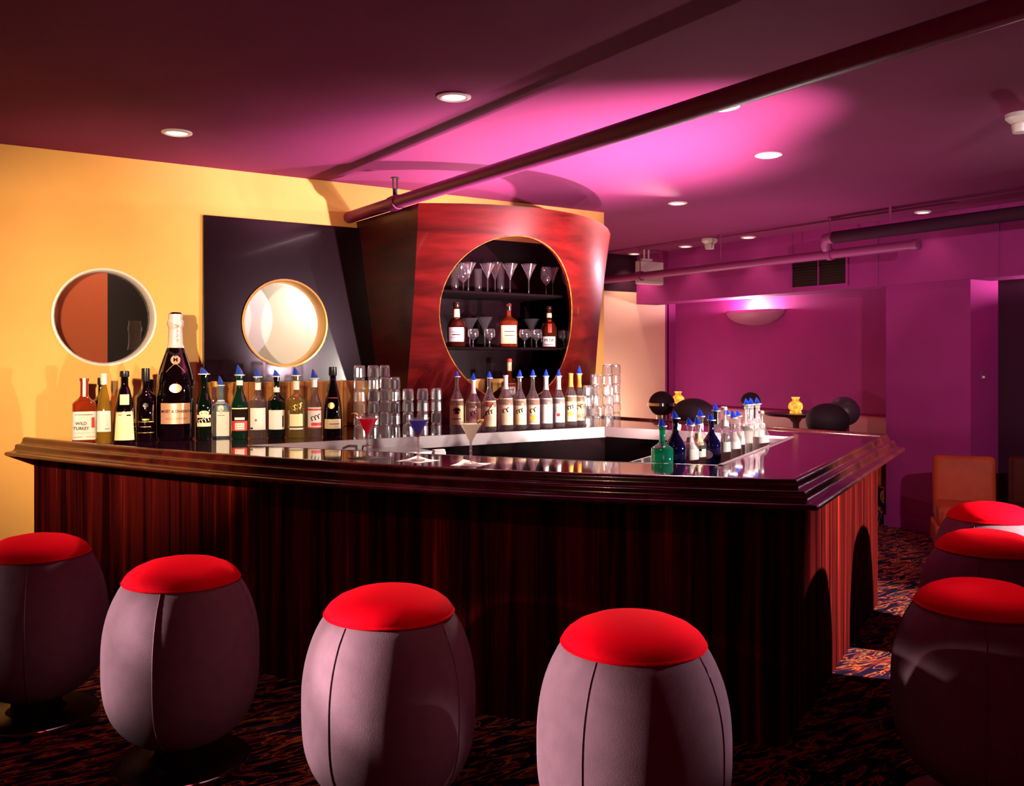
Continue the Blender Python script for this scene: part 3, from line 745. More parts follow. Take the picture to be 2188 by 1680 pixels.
for i, (x, yb_, yt_, wp, nk, lm, em, label, sp) in enumerate(R10):
    p = PX(x, yb_); p.y -= .02; H = HP(p, yb_-yt_)
    hs = HP(p, sp) if sp else 0; H -= hs; r = HP(p, wp)/2
    lab = [('L', r*2.3, H*.1, H*.58, lm)]
    if em == 'E': lab += [('D', 0, H*.36, .026, .026, LBLR), ('B', -.012, .012, H*.31, H*.41, INK), ('B', -.025, .025, H*.36, H*.39, INK), ('B', -.03, .03, H*.2, H*.215, INK), ('B', -r*1.1, r*1.1, H*.55, H*.58, LBLT)]
    if em in 'SRYOH' and em: lab += [('S', 0, H*.36, .05, .03, 2 if i % 2 else 3, 10+i, INK if em != 'H' else LBLT)]
    if em == 'R': lab += [('D', 0, H*.52, .014, .014, LBLR)]
    if em == 'O': lab += [('D', 0, H*.22, .02, .02, LEMON), ('B', -.03, .03, H*.14, H*.15, LBLR)]
    if em == 'H': lab += [('D', 0, H*.25, .012, .012, LBLR)]
    if em == 'Y': lab += [('D', 0, H*.24, .02, .016, LEMON)]
    bottle(label, p.x, p.y, CT, H, r, 'long', G_GREY, rn=.014, lab=lab, group=GR, spout=(hs, .1) if sp else None,
           neck=(H*.74, H-.004, {'f': FOIL if i < 5 else LBL, 'o': LEMON}[nk[0]]) if nk[0] in 'fo' else None, sg=20)

# bottles on the shelves behind the opening
GS = 'bottles inside the cabinet'
def SB(x, ytop, zb, Y, wpx, kind, mat, label, lab=(), **kw):
    p = at_y(x, 740, Y); d = p.x*DV[0]+p.y*DV[1]; H = zrow(ytop, d)-zb
    return bottle(label, p.x, p.y, zb, H, wpx*d/F/2, kind, mat, lab=lab, group=GS, **kw)
SB(975, 648, S2, 5.90, 40, 'flask', G_BROWN, 'wide brown decanter bottle with white label, left on the lower shelf', [('L', .125, .04, .145, LBL), ('B', -.03, .03, .088, .094, INK), ('B', -.045, .045, .07, .072, INK), ('B', -.045, .045, .11, .112, INK)], rn=.021, cap=(.03, BLACKCAP), neck=(.22, .28, LBLC))
SB(1087, 650, S2, 5.92, 38, 'round', G_AMBER, 'brown whiskey bottle with cream label, middle of the lower shelf', [('L', .11, .03, .17, LBLC), ('B', -.03, .04, .12, .125, INK), ('B', -.03, .04, .09, .095, INK)], rn=.018, cap=(.05, BLACKCAP), n=4)
SB(1173, 656, S2, 5.92, 34, 'flask', G_BROWN, 'dark brandy bottle with red ribbon and square white label, right on the lower shelf', [('L', .11, .012, .09, LBL), ('T', 'VS OP', .03, 0, .06, INK), ('B', -.035, .035, .025, .028, INK), ('B', -.008, .022, .12, .22, LBLR)], rn=.018, cap=(.02, BLACKCAP), neck=(.24, .275, LBLC))
SB(1088, 768, CT, 6.12, 34, 'round', G_AMBER, 'amber bottle with red cap and white label, seen below the lower shelf', [('L', .11, .09, .30, LBL), ('B', -.04, .04, .25, .255, INK)], rn=.018, cap=(.025, LBLR), neck=(.40, .47, LBLC))
# bottles crowded in the sunken tray
GT = 'bottles crowded in the sunken tray'
TB = [(1415, 4.5, 894, 44, 'round', G_TEAL, 'teal green gin bottle with dark label, nearest in the tray', 18, [('L', .085, .01, .075, INK), ('B', -.043, .043, .072, .076, GOLD)]),
      (1443, 4.62, 878, 42, 'long', G_NAVY, 'navy blue bottle with long neck behind the teal gin bottle', 17, []),
      (1474, 4.72, 893, 36, 'round', CLEAR, 'clear vodka bottle with large white label beside the navy bottle', 17, [('L', .11, .02, .2, LBL), ('D', -.02, .1, .012, .01, INKR)]),
      (1491, 4.86, 891, 34, 'round', CLEAR, 'clear bottle with cream and yellow label, third white one in the tray', 17, [('L', .1, .02, .13, LBL), ('L', .07, .15, .21, LBLC), ('B', -.02, .02, .12, .13, INK)]),
      (1497, 5.12, 874, 30, 'round', CLEAR, 'clear bottle with dark blue pourer standing behind the label crowd', 17, [('L', .08, .03, .14, LBL)]),
      (1520, 4.97, 882, 38, 'long', G_NAVY, 'second navy blue bottle, in the middle of the tray', 17, [('D', -.02, .09, .028, .022, FOIL)]),
      (1530, 5.24, 862, 28, 'long', CLEAR, 'clear bottle with black neck sleeve in the tray', 17, []),
      (1547, 5.05, 872, 30, 'long', CLEAR, 'clear bottle with white collar and no pourer in the tray', 0, [('L', .08, .03, .15, LBL)]),
      (1553, 5.40, 871, 28, 'round', CLEAR, 'clear bottle with navy pourer towards the far end of the tray', 17, [('L', .08, .03, .17, LBL)]),
      (1567, 5.22, 877, 32, 'round', CLEAR, 'clear bottle with pale slanted pourer and white label in the tray', 17, [('L', .095, .02, .19, LBL)]),
      (1578, 5.52, 876, 28, 'round', CLEAR, 'small clear bottle with blue pourer before the tallest three', 14, [('L', .085, .02, .17, LBL)]),
      (1596, 5.60, 852, 30, 'round', CLEAR, 'tall clear bottle, left one of the three tallest in the tray', 14, [('L', .09, .02, .2, LBL)]),
      (1606, 5.70, 851, 30, 'round', CLEAR, 'tall clear bottle, middle one of the three tallest in the tray', 14, [('L', .09, .02, .2, LBL)]),
      (1619, 5.80, 850, 30, 'round', CLEAR, 'tall clear bottle, right one of the three tallest in the tray', 14, [('L', .09, .02, .2, LBL)]),
      (1626, 5.50, 880, 34, 'flask', CLEAR, 'round-shouldered white-labelled bottle, farthest right in the tray', 0, [('L', .11, .02, .14, LBL)])]
for x, d, yt_, wp, kd, mt, label, sp, lab in TB:
    q = at_d(x, d); H = zrow(yt_, d)-TZ; hs = sp*d/F
    kw = {}
    if 'black neck' in label: kw['neck'] = (H*.66, H*.86, BLACKCAP)
    if 'white collar' in label: kw['neck'] = (H*.70, H*.80, LBL)
    bottle(label, q.x, q.y, TZ+.001, H-hs, min(.053, wp*d/F/2*1.08), kd, mt, rn=.014, lab=lab, spout=(hs, -.5) if sp else None, cap=None if sp else (.012, WHITEP), group=GT, sg=18, **kw)

# ------------------------------------------------------------------ tumblers
fl = lambda i: 1 if i % 2 else .93
tm = MB().lathe([(.0385, 0), (.0385, .004), (.0375, .03), (.0365, .055), (.034, .068), (.028, .074), (.0, .0745)], 20, fl=fl).mesh('tumbler', False); tm.materials.append(TUMB)
tb = MB().lathe([(0, .055), (.031, .056), (.0325, .062), (.030, .0715), (0, .072)], 16).mesh('thick_base', True, 30); tb.materials.append(CLEAR)
STEP = .0757
def tumbler(x, y, z, label, group, sc=1):
    o = bpy.data.objects.new('tumbler', tm); COL.objects.link(o); o.location = (x, y, z); o.rotation_euler = (0, 0, random.random()*6)
    o.scale = (sc, sc, 1); tag(o, label, 'glass', group)
    b = bpy.data.objects.new('thick_base', tb); COL.objects.link(b); b.parent = o
def stack(px_, ybase, n, where, group, sc=1, dy=0):
    p = PX(px_, ybase)
    for k in range(n):
        tumbler(p.x, p.y+dy, CT+.0005+k*STEP, 'upturned clear tumbler, %s in %s' % (ORD[k], where), group, sc)
GTL = 'tumbler stacks left of the cabinet'; GTR = 'tumbler stacks at the right corner of the rear counter'
stack(768, 934, 6, 'the leftmost stack by the backsplash', GTL)
stack(798, 933, 6, 'the second stack from the backsplash', GTL)
stack(822, 929, 6, 'the third stack, set a little behind', GTL, .92)
stack(843, 932, 5, 'the fourth stack from the backsplash', GTL)
stack(872, 930, 4, 'the fifth stack from the backsplash', GTL)
stack(903, 929, 4, 'the sixth stack from the backsplash', GTL)
stack(932, 927, 4, 'the seventh stack, nearest the script-labelled row', GTL, .95)
stack(1256, 911, 4, 'the shortest right-hand stack beside the row', GTR)
stack(1276, 910, 5, 'the second right-hand stack from the row', GTR)
stack(1271, 903, 5, 'the right-hand stack behind the shortest one', GTR)
stack(1297, 905, 6, 'the tallest right-hand stack', GTR, .98)
stack(1301, 910, 4, 'the low stack before the tallest one', GTR, .95)
stack(1316, 899, 6, 'the farthest right-hand stack', GTR)

# ------------------------------------------------------------------ stemware and cocktails
def martini_prof(h, R, sr=.005):
    z1 = h*.52
    return [(0, 0), (R*.62, 0), (R*.62, .002), (sr*1.6, .008), (sr, .02), (sr, z1*.5), (sr, z1-.01), (sr*1.5, z1), (R*.5, z1+(h-z1)*.48), (R, h)]
def wine_prof(h, R, sr=.004):
    z1 = h*.42
    return [(0, 0), (R*.85, 0), (R*.85, .002), (sr*1.6, .008), (sr, .02), (sr, z1-.008), (R*.55, z1+.01), (R*.9, z1+(h-z1)*.25), (R, z1+(h-z1)*.5), (R*.95, z1+(h-z1)*.8), (R*.82, h)]
def flute_prof(h, R):
    return [(0, 0), (R*.95, 0), (R*.9, .004), (R, .01), (R*1.0, h*.5), (R*1.05, h)]
def shelfglass(x, yb_, yt_, zb, Y, kind, wpx, label):
    p = at_y(x, yb_, Y); d = p.x*DV[0]+p.y*DV[1]; h = max(.07, zrow(yt_, d)-zb); R = wpx*d/F/2
    pr = {'m': martini_prof, 'w': wine_prof, 'f': flute_prof}[kind](h, R)
    cut = 6 if kind != 'f' else 2
    root = empty({'m': 'martini_glass', 'w': 'wine_glass', 'f': 'tall_glass'}[kind], (p.x, p.y, zb+.0005), label, 'glass', 'empty glasses inside the cabinet')
    if kind == 'f':
        obj('bowl', MB().lathe(pr, 18), CLEAR, root)
    else:
        obj('stem_and_foot', MB().lathe(pr[:cut+1], 16), CLEAR, root); obj('bowl', MB().lathe(pr[cut:], 20), CLEAR, root)
SG = [(990, 620, 564, S1, 6.05, 'w', 26, 'empty wine glass, leftmost on the upper shelf'), (1001, 620, 562, S1, 5.88, 'm', 34, 'empty martini glass, leftmost martini on the upper shelf'),
      (972, 620, 570, S1, 6.2, 'f', 16, 'tall straight glass at the left end of the upper shelf'), (1022, 621, 575, S1, 6.2, 'f', 16, 'straight glass behind the first two martini glasses of the upper shelf'),
      (1042, 621, 564, S1, 5.86, 'm', 34, 'empty martini glass, second martini on the upper shelf'), (1058, 621, 562, S1, 6.08, 'm', 34, 'empty martini glass behind the second martini of the upper shelf'),
      (1070, 622, 566, S1, 6.24, 'f', 16, 'straight glass behind the middle of the upper shelf'),
      (1090, 623, 564, S1, 5.86, 'm', 34, 'empty martini glass in the middle of the upper shelf'), (1130, 625, 565, S1, 5.86, 'm', 34, 'empty martini glass right of the middle of the upper shelf'),
      (1167, 628, 571, S1, 5.88, 'w', 24, 'empty wine glass, second from right on the upper shelf'), (1181, 628, 571, S1, 6.08, 'm', 30, 'empty martini glass, rightmost martini on the upper shelf'), (1212, 630, 572, S1, 5.95, 'w', 24, 'empty wine glass, rightmost on the upper shelf'),
      (1004, 740, 680, S2, 6.0, 'm', 34, 'empty martini glass right of the decanter on the lower shelf'), (1036, 740, 678, S2, 6.0, 'm', 34, 'empty martini glass, second on the lower shelf'),
      (1011, 740, 703, S2, 5.80, 'w', 24, 'short wine glass beside the decanter on the lower shelf'), (1046, 740, 703, S2, 5.80, 'w', 24, 'short wine glass left of the brown whiskey bottle'),
      (1063, 741, 690, S2, 6.1, 'f', 17, 'straight amber-lit glass left of the brown whiskey bottle'),
      (1121, 741, 704, S2, 5.82, 'w', 26, 'short wine glass right of the brown whiskey bottle'), (1136, 741, 682, S2, 6.05, 'm', 34, 'empty martini glass between the whiskey and brandy bottles'), (1146, 742, 704, S2, 5.82, 'w', 26, 'short wine glass left of the brandy bottle'),
      (1195, 741, 690, S2, 6.1, 'm', 30, 'empty martini glass right of the brandy bottle'), (1205, 741, 706, S2, 5.85, 'w', 26, 'short wine glass, second from right on the lower shelf'), (1226, 741, 706, S2, 5.95, 'w', 24, 'short wine glass, rightmost on the lower shelf')]
for a in SG: shelfglass(*a)

def cocktail(x, yb_, yt_, wpx, drink, label, nap, naplabel, naprot, extra):
    p = PX(x, yb_); h = HP(p, yb_-yt_)*1.0; R = HP(p, wpx)/2
    s = HP(p, 62 if nap is NAPB else 66)/2
    v = []; f = []; n = 6
    for j in range(n+1):
        for i in range(n+1):
            u, w_ = -1+2*i/n, -1+2*j/n
            lift = .012*max(0, (u+w_-.9)) if nap is NAPW else .0
            v.append((u*s, w_*s, .0012+lift+.0006*math.sin(5*u+3*w_)))
    for j in range(n):
        for i in range(n): f.append((j*(n+1)+i, j*(n+1)+i+1, (j+1)*(n+1)+i+1, (j+1)*(n+1)+i))
    npk = obj('napkin', MB().add(v, f), nap, loc=(p.x, p.y, CT)); npk.rotation_euler = (0, 0, naprot)
    m = npk.modifiers.new('thickness', 'SOLIDIFY'); m.thickness = .001; m.offset = 1
    tag(npk, naplabel, 'napkin')
    root = empty('cocktail_glass', (p.x, p.y, CT+.004), label, 'cocktail', 'cocktails on the bar top', face_cam(p.x, p.y))
    pr = martini_prof(h, R)
    obj('foot', MB().lathe(pr[:4], 24), CLEAR, root)
    z1 = h*.52; tw = MB()
    for s_ in (0, PI):
        tw.tube([(.0045*math.cos(t*1.25+s_), .0045*math.sin(t*1.25+s_), .006+(z1-.006)*t/30) for t in range(31)], .0042, 6)
    obj('twisted_stem', tw, CLEAR, root)
    obj('bowl', MB().lathe(pr[7:], 28), CLEAR, root)
    zl = h-.010; Rl = R*.5+(R-R*.5)*((zl-(z1+(h-z1)*.48))/((h-z1)*.52))
    obj('drink', MB().lathe([(.003, z1+.003), (R*.5-.002, z1+(h-z1)*.48), (Rl-.002, zl), (0, zl)], 28), drink, root)
    extra(root, h, R, z1)
    return root
def ex_red(root, h, R, z1):
    pts = [(-R*1.02+.022*math.cos(a)*.8, 0, h-.004+.02*math.sin(a)) for a in [PI*.1+i*.25 for i in range(9)]]
    obj('citrus_twist', MB().tube([(q[0]-.006, q[1]+.01*math.sin(i), q[2]) for i, q in enumerate(pts)], .005, 6), LEMON, root)
def ex_blue(root, h, R, z1):
    obj('cherry', MB().lathe([(0, 0), (.009, .003), (.012, .011), (.009, .019), (0, .022)], 12, c=(0, 0, z1+.004)), LBLR, root)
    obj('garnish', MB().box((0, 0, 0), (.018, .004, .08), Matrix.Translation((.004, -.01, h-.022)) @ Matrix.Rotation(.12, 4, 'Y')), LBL, root)
def ex_cream(root, h, R, z1):
    obj('stirrer', MB().tube([(R*.3, 0, h-.025), (R*1.0, 0, h+.02), (R*1.75, 0, h+.085)], .0022, 6), BLACKM, root)
    obj('citrus_twist', MB().tube([(R*.55, .01, h+.002), (R*.85, .0, h+.008), (R*1.05, -.01, h+.004)], .005, 6), LEMON, root)
cocktail(785, 979, 892, 50, REDDRINK, 'red cocktail in a martini glass with orange twist, on a black napkin', NAPB, 'square black napkin under the red cocktail', .35, ex_red)
cocktail(893, 985, 895, 50, BLUEDRINK, 'blue cocktail in a martini glass with white garnish and red cherry', NAPW, 'white napkin under the blue cocktail', .35, ex_blue)
cocktail(1006, 993, 903, 54, CREAMDRINK, 'creamy white cocktail in a martini glass with dark stirrer', NAPW, 'white napkin under the creamy white cocktail', .6, ex_cream)

# ------------------------------------------------------------------ bar stools
SZ = .705
def make_stool():
    root = empty('bar_stool', (0, 0, 0), 'bar stool', 'stool', 'barrel bar stools around the bar')
    prof_b = []; zm = .43
    for i in range(25):
        z = .095+(SZ-.095)*i/24
        prof_b.append((.288*math.sqrt(1-.447*((z-zm)/(SZ-zm))**2.2) if z >= zm else .288*math.sqrt(1-.83*((zm-z)/(zm-.095))**3.2), z))
    rt = prof_b[-1][0]
    obj('barrel', MB().lathe([(0, .095)]+prof_b+[(rt-.01, SZ+.004), (0, SZ+.004)], 48), GREYC, root)
    k = rt/.228
    obj('cushion', MB().lathe([(0, SZ+.003), (.216*k, SZ+.003), (.226*k, SZ+.009), (.225*k, SZ+.018), (.212*k, SZ+.034), (.185*k, SZ+.053), (.14*k, SZ+.071), (.08*k, SZ+.083), (.03*k, SZ+.087), (0, SZ+.0875)], 48), REDC, root)
    pts = [(.228*k*math.cos(2*PI*i/48), .228*k*math.sin(2*PI*i/48), SZ+.006) for i in range(49)]
    obj('piping', MB().tube(pts, .0045, 6, False), REDC, root)
    for q in range(4):
        a = PI/2*q+.3
        pts = [((r+.0008)*math.cos(a), (r+.0008)*math.sin(a), z) for r, z in prof_b]
        obj('seam', MB().tube(pts, .0022, 5), GREYC, root)
    obj('neck', MB().lathe([(.13, .03), (.10, .05), (.10, .09), (.11, .097)], 32), BLACKM, root)
    bs_ = obj('base_plate', MB().lathe([(0, .0), (.245, .0), (.25, .006), (.25, .022), (.235, .030), (.12, .036), (0, .036)], 48), BLACKM, root)
    obj('chrome_ring', MB().lathe([(.251, .004), (.254, .008), (.254, .018), (.251, .023)], 48), CHROME, bs_)
    return root
stool = make_stool()
SP = [(78, 4.02, 'red-topped barrel stool at the left edge, cut off by the frame', 0.2), (389, 3.55, 'red-topped barrel stool, second from left before the bar front', .0),
      (832, 3.09, 'red-topped barrel stool in the middle before the bar front', -.35), (1353, 2.755, 'red-topped barrel stool, nearest one before the bar corner', -.15),
      (2098, 3.17, 'red-topped barrel stool, nearest of the three along the right side', .4), (2112, 4.12, 'red-topped barrel stool, middle one of the three along the right side', .2),
      (2118, 4.93, 'red-topped barrel stool, farthest of the three along the right side', 0)]
for i, (x, d, lb, rz) in enumerate(SP):
    q = at_d(x, d)
    a = face_cam(q.x, q.y)-PI/2-.3+rz-.35
    if i == 0: stool.location = q; stool.rotation_euler = (0, 0, a); stool['label'] = lb
    else: dup(stool, q, a, lb)

# ------------------------------------------------------------------ ceiling fittings
def downlight(x, y, label, power, r=.085, col=(1, .75, .55), cone=95, blend=.7, lensmat=BULB):
    root = empty('ceiling_downlight', (x, y, CEILZ-.002), label, 'ceiling light', 'recessed downlights')
    obj('trim_ring', MB().lathe([(r, .001), (r, -.006), (r*.8, -.012), (r*.68, -.006), (r*.68, .001)], 32), TRIMW, root)
    obj('lens', MB().lathe([(r*.68, -.003), (r*.4, -.006), (0, -.007)], 24), lensmat, root)
    lamp('downlight_lamp', 'SPOT', (x, y, CEILZ-.03), power, col, (x, y, 0), cone, blend, .05)
    return root
def DL(px_, py_, label, power, **kw):
    q = at_z(px_, py_, CEILZ); return downlight(min(q.x, BX-.2), q.y, label, power, **kw)
DL(378, 282, 'round recessed downlight above the left end of the bar, nearest the yellow wall', 60, col=WARM, cone=62)
DL(970, 205, 'round recessed downlight above the middle of the bar', 190, cone=42)
DL(1642, 330, 'round recessed downlight above the right side of the bar', 45, cone=60)
DL(1545, 226, 'round recessed downlight half hidden behind the big ceiling pipe', 22, cone=44)
DL(1448, 433, 'small recessed downlight near the back-bar cabinet corner', 50, cone=90, r=.08)
DL(1478, 527, 'small recessed downlight left of the white detector', 9, r=.08)
DL(1605, 507, 'small recessed downlight right of the white detector', 9, r=.08)
DL(1372, 543, 'small recessed downlight above the white exit box', 30, r=.08)
DL(2010, 458, 'small recessed downlight with hanging sprinkler by the beam, far right', 4, r=.07)
def sprinkler(x, y, label, s=1):
    root = empty('smoke_detector', (x, y, CEILZ-.001), label, 'detector')
    obj('base', MB().lathe([(0, 0), (.085*s, 0), (.085*s, -.025*s), (.06*s, -.05*s), (.045*s, -.055*s), (0, -.055*s)], 28), WHITEP, root)
    obj('head', MB().lathe([(.045*s, -.055*s), (.052*s, -.065*s), (.046*s, -.11*s), (0, -.112*s)], 24), WHITEP, root)
q = at_z(1530, 512, CEILZ); sprinkler(q.x-.1, q.y, 'white two-step ceiling detector between two downlights')
q = at_z(2182, 243, CEILZ); sprinkler(q.x, q.y, 'white two-step ceiling detector at the upper right edge', .9)
# large purple sprinkler pipe
pp = empty('ceiling_pipe', (2.78, 6.36, 2.606), 'thick purple pipe running under the ceiling from the yellow wall', 'pipe')
obj('pipe_run', MB().tube([(2.78, 6.365, 2.606), (2.78, 4.5, 2.606), (2.78, 2.0, 2.606), (2.78, -2.05, 2.606)], .043, 20), PIPEM, pp, world=True)
obj('coupling', MB().tube([(2.78, 5.55, 2.606), (2.78, 5.60, 2.606), (2.78, 5.66, 2.606)], [.05, .053, .05], 20), PIPEM, pp, world=True)
sp_ = obj('sprinkler_head', MB().tube([(2.78, 5.6, 2.65), (2.78, 5.6, 2.70)], .017, 10).box((2.765, 5.6, 2.735), (.006, .012, .07)).box((2.795, 5.6, 2.735), (.006, .012, .07)).tube([(2.78, 5.6, 2.77), (2.78, 5.6, 2.776)], .032, 14), BLACKM, pp, world=True)
# pipes along the far beam
PX2 = 7.12
p2 = empty('ceiling_pipe', (PX2, 6.6, 2.52), 'slim purple pipe along the far beam above the grille', 'pipe')
obj('pipe_run', MB().tube([(PX2, 4.62, 2.52), (PX2, 8.75, 2.52)], .042, 16), PIPEM, p2, world=True)
obj('coupling', MB().tube([(PX2, 8.02, 2.52), (PX2, 8.08, 2.52)], .056, 16), PIPEM, p2, world=True)
obj('coupling', MB().tube([(PX2, 5.42, 2.52), (PX2, 5.47, 2.52)], .054, 16), PIPEM, p2, world=True)
obj('end_cap', MB().tube([(PX2, 4.56, 2.52), (PX2, 4.62, 2.52)], .05, 16), PIPEM, p2, world=True)
for yy in (5.445, 8.05, 6.8):
    obj('hanger', MB().tube([(PX2, yy, 2.55), (PX2, yy, CEILZ)], .007, 6), PIPEM, p2, world=True)
p3 = empty('ceiling_pipe', (7.05, 3.4, 2.68), 'dark plum duct pipe under the ceiling at the far right', 'pipe')
obj('pipe_run', MB().tube([(7.05, 5.35, 2.66), (7.05, 5.0, 2.66), (7.05, -2.05, 2.66)], .055, 16), DARKP, p3, world=True)
obj('elbow', MB().tube([(7.05, 5.35, 2.66), (7.06, 5.44, 2.655), (7.08, 5.46, 2.60), (7.10, 5.46, 2.565)], [.056, .054, .05, .045], 14), PIPEM, p3, world=True)
obj('hanger', MB().tube([(7.05, 4.78, 2.70), (7.05, 4.78, CEILZ)], .012, 8), PIPEM, p3, world=True)
# exit box
eb = empty('exit_box', (7.43, 8.24, 2.6), 'white box hanging from the ceiling beside the slim pipe', 'sign box')
obj('housing', MB().box((7.435, 8.24, 2.585), (.38, .08, .27)), WHITEP, eb, world=True, smooth=False, bevel=.008)
obj('bracket', MB().box((7.38, 8.24, 2.735), (.16, .05, .03)).tube([(7.35, 8.24, 2.745), (7.35, 8.24, CEILZ)], .012, 8).tube([(7.42, 8.24, 2.745), (7.42, 8.24, CEILZ)], .012, 8), WHITEP, eb, world=True)
# grille in the beam
g0 = at_x(1695, 585, BX-.02); g1 = at_x(1810, 575, BX-.02); gz0, gz1 = 2.30, 2.555
gr = empty('vent_grille', (BX-.03, (g0.y+g1.y)/2, gz0), 'dark ventilation grille set in the purple beam', 'grille')
yc, wy = (g0.y+g1.y)/2, abs(g0.y-g1.y)
obj('backing', MB().box((BX-.024, yc, (gz0+gz1)/2), (.006, wy, gz1-gz0)), BLACKM, gr, world=True, smooth=False)
obj('frame', MB().box((BX-.032, yc, gz0-.012), (.024, wy+.05, .025)).box((BX-.032, yc, gz1+.012), (.024, wy+.05, .025)).box((BX-.032, yc-wy/2-.012, (gz0+gz1)/2), (.024, .025, gz1-gz0)).box((BX-.032, yc+wy/2+.012, (gz0+gz1)/2), (.024, .025, gz1-gz0)).box((BX-.032, yc, (gz0+gz1)/2), (.02, .012, gz1-gz0)), PURPLE, gr, world=True, smooth=False)
for k in range(9):
    obj('slat', MB().box((BX-.034, yc, gz0+.015+k*.0285), (.014, wy, .006), None), BLACKM, gr, world=True, smooth=False)

# ------------------------------------------------------------------ wall uplights
def sconce(x, y, z, R, label, power):
    root = empty('wall_uplight', (x, y, z), label, 'wall light')
    n = 24; v = []; f = []
    for j in range(9):
        t = j/8*PI/2
        for i in range(n+1):
            a = PI/2+PI*i/n
            v.append((R*.62*math.cos(t)*math.cos(a), R*math.cos(t)*math.sin(a), -R*.42*math.sin(t)))
    for j in range(8):
        for i in range(n): f.append((j*(n+1)+i, j*(n+1)+i+1, (j+1)*(n+1)+i+1, (j+1)*(n+1)+i))
    o = obj('bowl', MB().add(v, f), SCON, root)
    m = o.modifiers.new('thickness', 'SOLIDIFY'); m.thickness = .012; m.offset = -1
    obj('lamp_tube', MB().tube([(-R*.22, -R*.35, -.03), (-R*.22, R*.35, -.03)], .018, 10), BULB, root)
    lamp('uplight_lamp', 'POINT', (x-R*.25, y, z-.01), power, (1, .72, .8), radius=.06)
SCON = pbr('frosted_pink_bowl', (.42, .12, .24), .5)
sconce(8.37, 7.42, 2.13, .42, 'half-bowl uplight glowing on the alcove wall below the beam', 130)
sconce(8.16, 3.55, 2.12, .34, 'half-bowl uplight on the dark far right wall', 110)

q = at_y(2098, 803, 4.455)
sw = empty('wall_switch', q, 'small pale switch on the narrow side of the purple pier', 'switch')
obj('plate', MB().box((0, -.004, 0), (.05, .008, .08)), PIPEM, sw, smooth=False, bevel=.002)
obj('lever', MB().box((0, -.016, -.012), (.012, .02, .02)), WHITEP, sw, smooth=False, bevel=.002)

# ------------------------------------------------------------------ lounge behind the bar
PZ = .34
bq = empty('banquette', (8.05, 6.9, PZ), 'long banquette with pink padded back along the alcove wall', 'banquette')
PINKP = pbr('pink_vinyl', (.45, .12, .16), .5)
REDW = wood('red_bench_wood', (.16, .01, .006), (.5, .06, .02), (2, 14, 14), .35, .2)
obj('back', MB().box((8.27, 6.95, PZ+.33), (.12, 3.1, .62)), PINKP, bq, world=True, smooth=False, bevel=.03)
obj('seat', MB().box((8.0, 6.95, PZ+.38), (.42, 3.1, .12)), REDW, bq, world=True, smooth=False, bevel=.03)
obj('plinth', MB().box((8.03, 6.95, PZ+.16), (.36, 3.06, .32)), REDW, bq, world=True, smooth=False)
def cocktail_table(x, d, zt, label):
    q = at_d(x, d); root = empty('cocktail_table', (q.x, q.y, PZ), label, 'table', 'lounge tables')
    h = zt-PZ
    obj('table_top', MB().lathe([(0, h-.03), (.26, h-.03), (.30, h-.02), (.305, h-.008), (.30, h), (0, h)], 36), BLACKM, root)
    obj('pedestal', MB().lathe([(.035, .02), (.035, h-.1), (.06, h-.06), (.14, h-.03)], 20), STEEL, root)
    obj('foot', MB().lathe([(0, 0), (.2, 0), (.2, .01), (.05, .03), (0, .03)], 28), BLACKM, root)
    return q
def candle(q, z, label, power, s=1.0):
    root = empty('candle_lamp', (q.x, q.y, z), label, 'candle lamp', 'amber candle lamps')
    obj('dish', MB().lathe([(0, 0), (.055*s, 0), (.06*s, .015*s), (.05*s, .02*s), (0, .02*s)], 20), GLOW, root)
    obj('globe', MB().lathe([(.045*s, .02*s), (.065*s, .04*s), (.072*s, .065*s), (.066*s, .092*s), (.048*s, .112*s), (.034*s, .122*s)], 20), GLOW, root)
    obj('ruffled_neck', MB().lathe([(.034*s, .122*s), (.030*s, .130*s), (.036*s, .145*s), (.042*s, .162*s)], 20, fl=lambda i: 1 if i % 2 else .82), GLOW, root)
    lamp('candle_flame', 'POINT', (q.x, q.y, z+.2*s), power, (1, .5, .12), radius=.03)
q = cocktail_table(1700, 9.3, zrow(883, 9.3), 'round black lounge table with pedestal, right of the bar bottles'); candle(q, zrow(883, 9.3), 'amber glowing candle lamp on the right lounge table', 1.2)
q = cocktail_table(1449, 9.7, zrow(868, 9.7), 'round black lounge table behind the ball stools at left'); candle(q, zrow(868, 9.7), 'amber glowing candle lamp half hidden behind a dark ball stool', 1.2, .95)
def ball_stool(x, d, ytop, wpx, mat, label, band=True, zs=1.0):
    q = at_d(x, d); R = wpx*d/F/2; zt = zrow(ytop, d); h = zt-PZ
    root = empty('ball_stool', (q.x, q.y, PZ), label, 'stool', 'round lounge stools')
    cz = h-R*zs
    obj('domed_cushion', MB().lathe([(R*1.0*math.cos(t), cz+R*zs*math.sin(t)) for t in [PI/2*i/10 for i in range(11)]], 32), mat, root)
    low_ = [(R*math.cos(t)*1.0, cz-R*.9*math.sin(t)) for t in [PI/2*i/8*.72 for i in range(9)]]
    obj('bowl', MB().lathe(low_+[(0, low_[-1][1])], 32), mat, root)
    if band: obj('chrome_band', MB().lathe([(R*1.0, cz-.018), (R*1.07, cz-.014), (R*1.07, cz+.014), (R*1.0, cz+.018)], 32), CHROME, root)
    zb_ = low_[-1][1]
    obj('pedestal', MB().lathe([(.05, .02), (.05, zb_+.01)], 16), STEEL, root)
    obj('foot', MB().lathe([(0, 0), (R*.9, 0), (R*.9, .012), (.06, .03), (0, .03)], 28), CHROME, root)
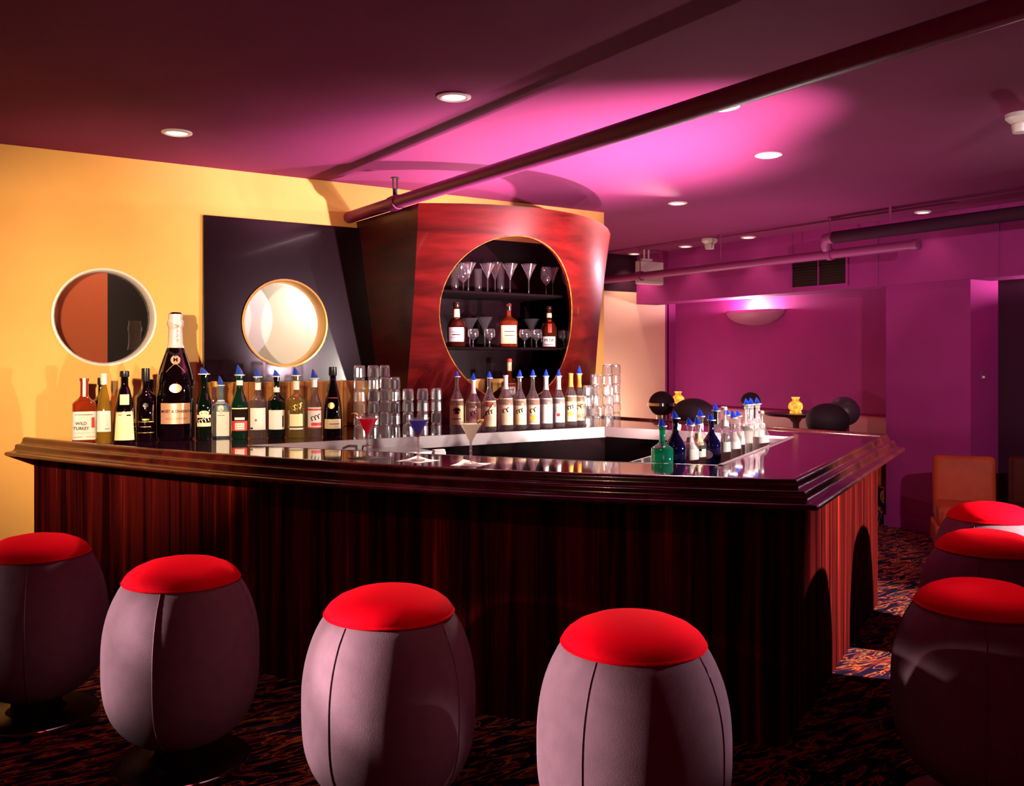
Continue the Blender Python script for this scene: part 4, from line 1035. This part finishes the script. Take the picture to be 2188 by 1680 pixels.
ball_stool(1414, 9.2, 836, 56, BLACKC, 'dark ball stool with bright chrome band before the cream wall')
ball_stool(1481, 8.75, 851, 92, BLACKC, 'large black domed stool before the left candle lamp', False, .75)
ball_stool(1768, 8.15, 862, 90, BLACKC, 'black domed stool left of the grey ball stool', False, .8)
ball_stool(1803, 8.75, 848, 66, GREYBALL, 'charcoal ball stool with lit right side, behind the bar corner', False)
ball_stool(1604, 9.15, 838, 42, BLACKC, 'small black ball stool peeking above the tallest tray bottles', False)
# orange club chair and dark sofa at the far right
def padded(mb, name, mat, parent, bev=.04):
    o = obj(name, mb, mat, parent, world=False, smooth=True, bevel=bev, angle=180)
    o.modifiers['bevel'].segments = 4; o.modifiers['bevel'].limit_method = 'NONE'
    return o
q = at_d(2068, 7.25)
ch = empty('club_chair', (q.x, q.y, 0), 'orange leather club chair beside the purple pier, behind the stools', 'armchair', rz=face_cam(q.x, q.y, .12))
padded(MB().box((0, .20, .545), (.46, .13, .5), Matrix.Rotation(-.08, 4, 'X')), 'backrest', ORANGE, ch)
padded(MB().box((0, -.08, .35), (.46, .5, .16)), 'seat_cushion', ORANGE, ch)
padded(MB().box((0, -.02, .19), (.5, .52, .18)), 'seat_base', ORANGE, ch, .02)
for sx in (-1, 1):
    for sy in (-.22, .2): obj('leg', MB().lathe([(.016, 0), (.022, .1)], 10, c=(sx*.2, sy, 0)), BLACKM, ch)
q = at_d(2225, 7.15)
so = empty('sofa', (q.x, q.y, 0), 'dark brown leather sofa cut off by the right edge', 'sofa', rz=face_cam(q.x, q.y, .12))
padded(MB().box((.3, .25, .52), (1.0, .16, .52)), 'backrest', BROWNL, so)
padded(MB().box((.3, -.08, .33), (1.0, .6, .18)), 'seat_cushion', BROWNL, so)
padded(MB().box((.3, 0, .16), (1.0, .62, .2)), 'seat_base', BROWNL, so, .02)
for sx in (-.12, .72):
    for sy in (-.25, .25): obj('leg', MB().lathe([(.02, 0), (.02, .07)], 10, c=(sx, sy, 0)), BLACKM, so)
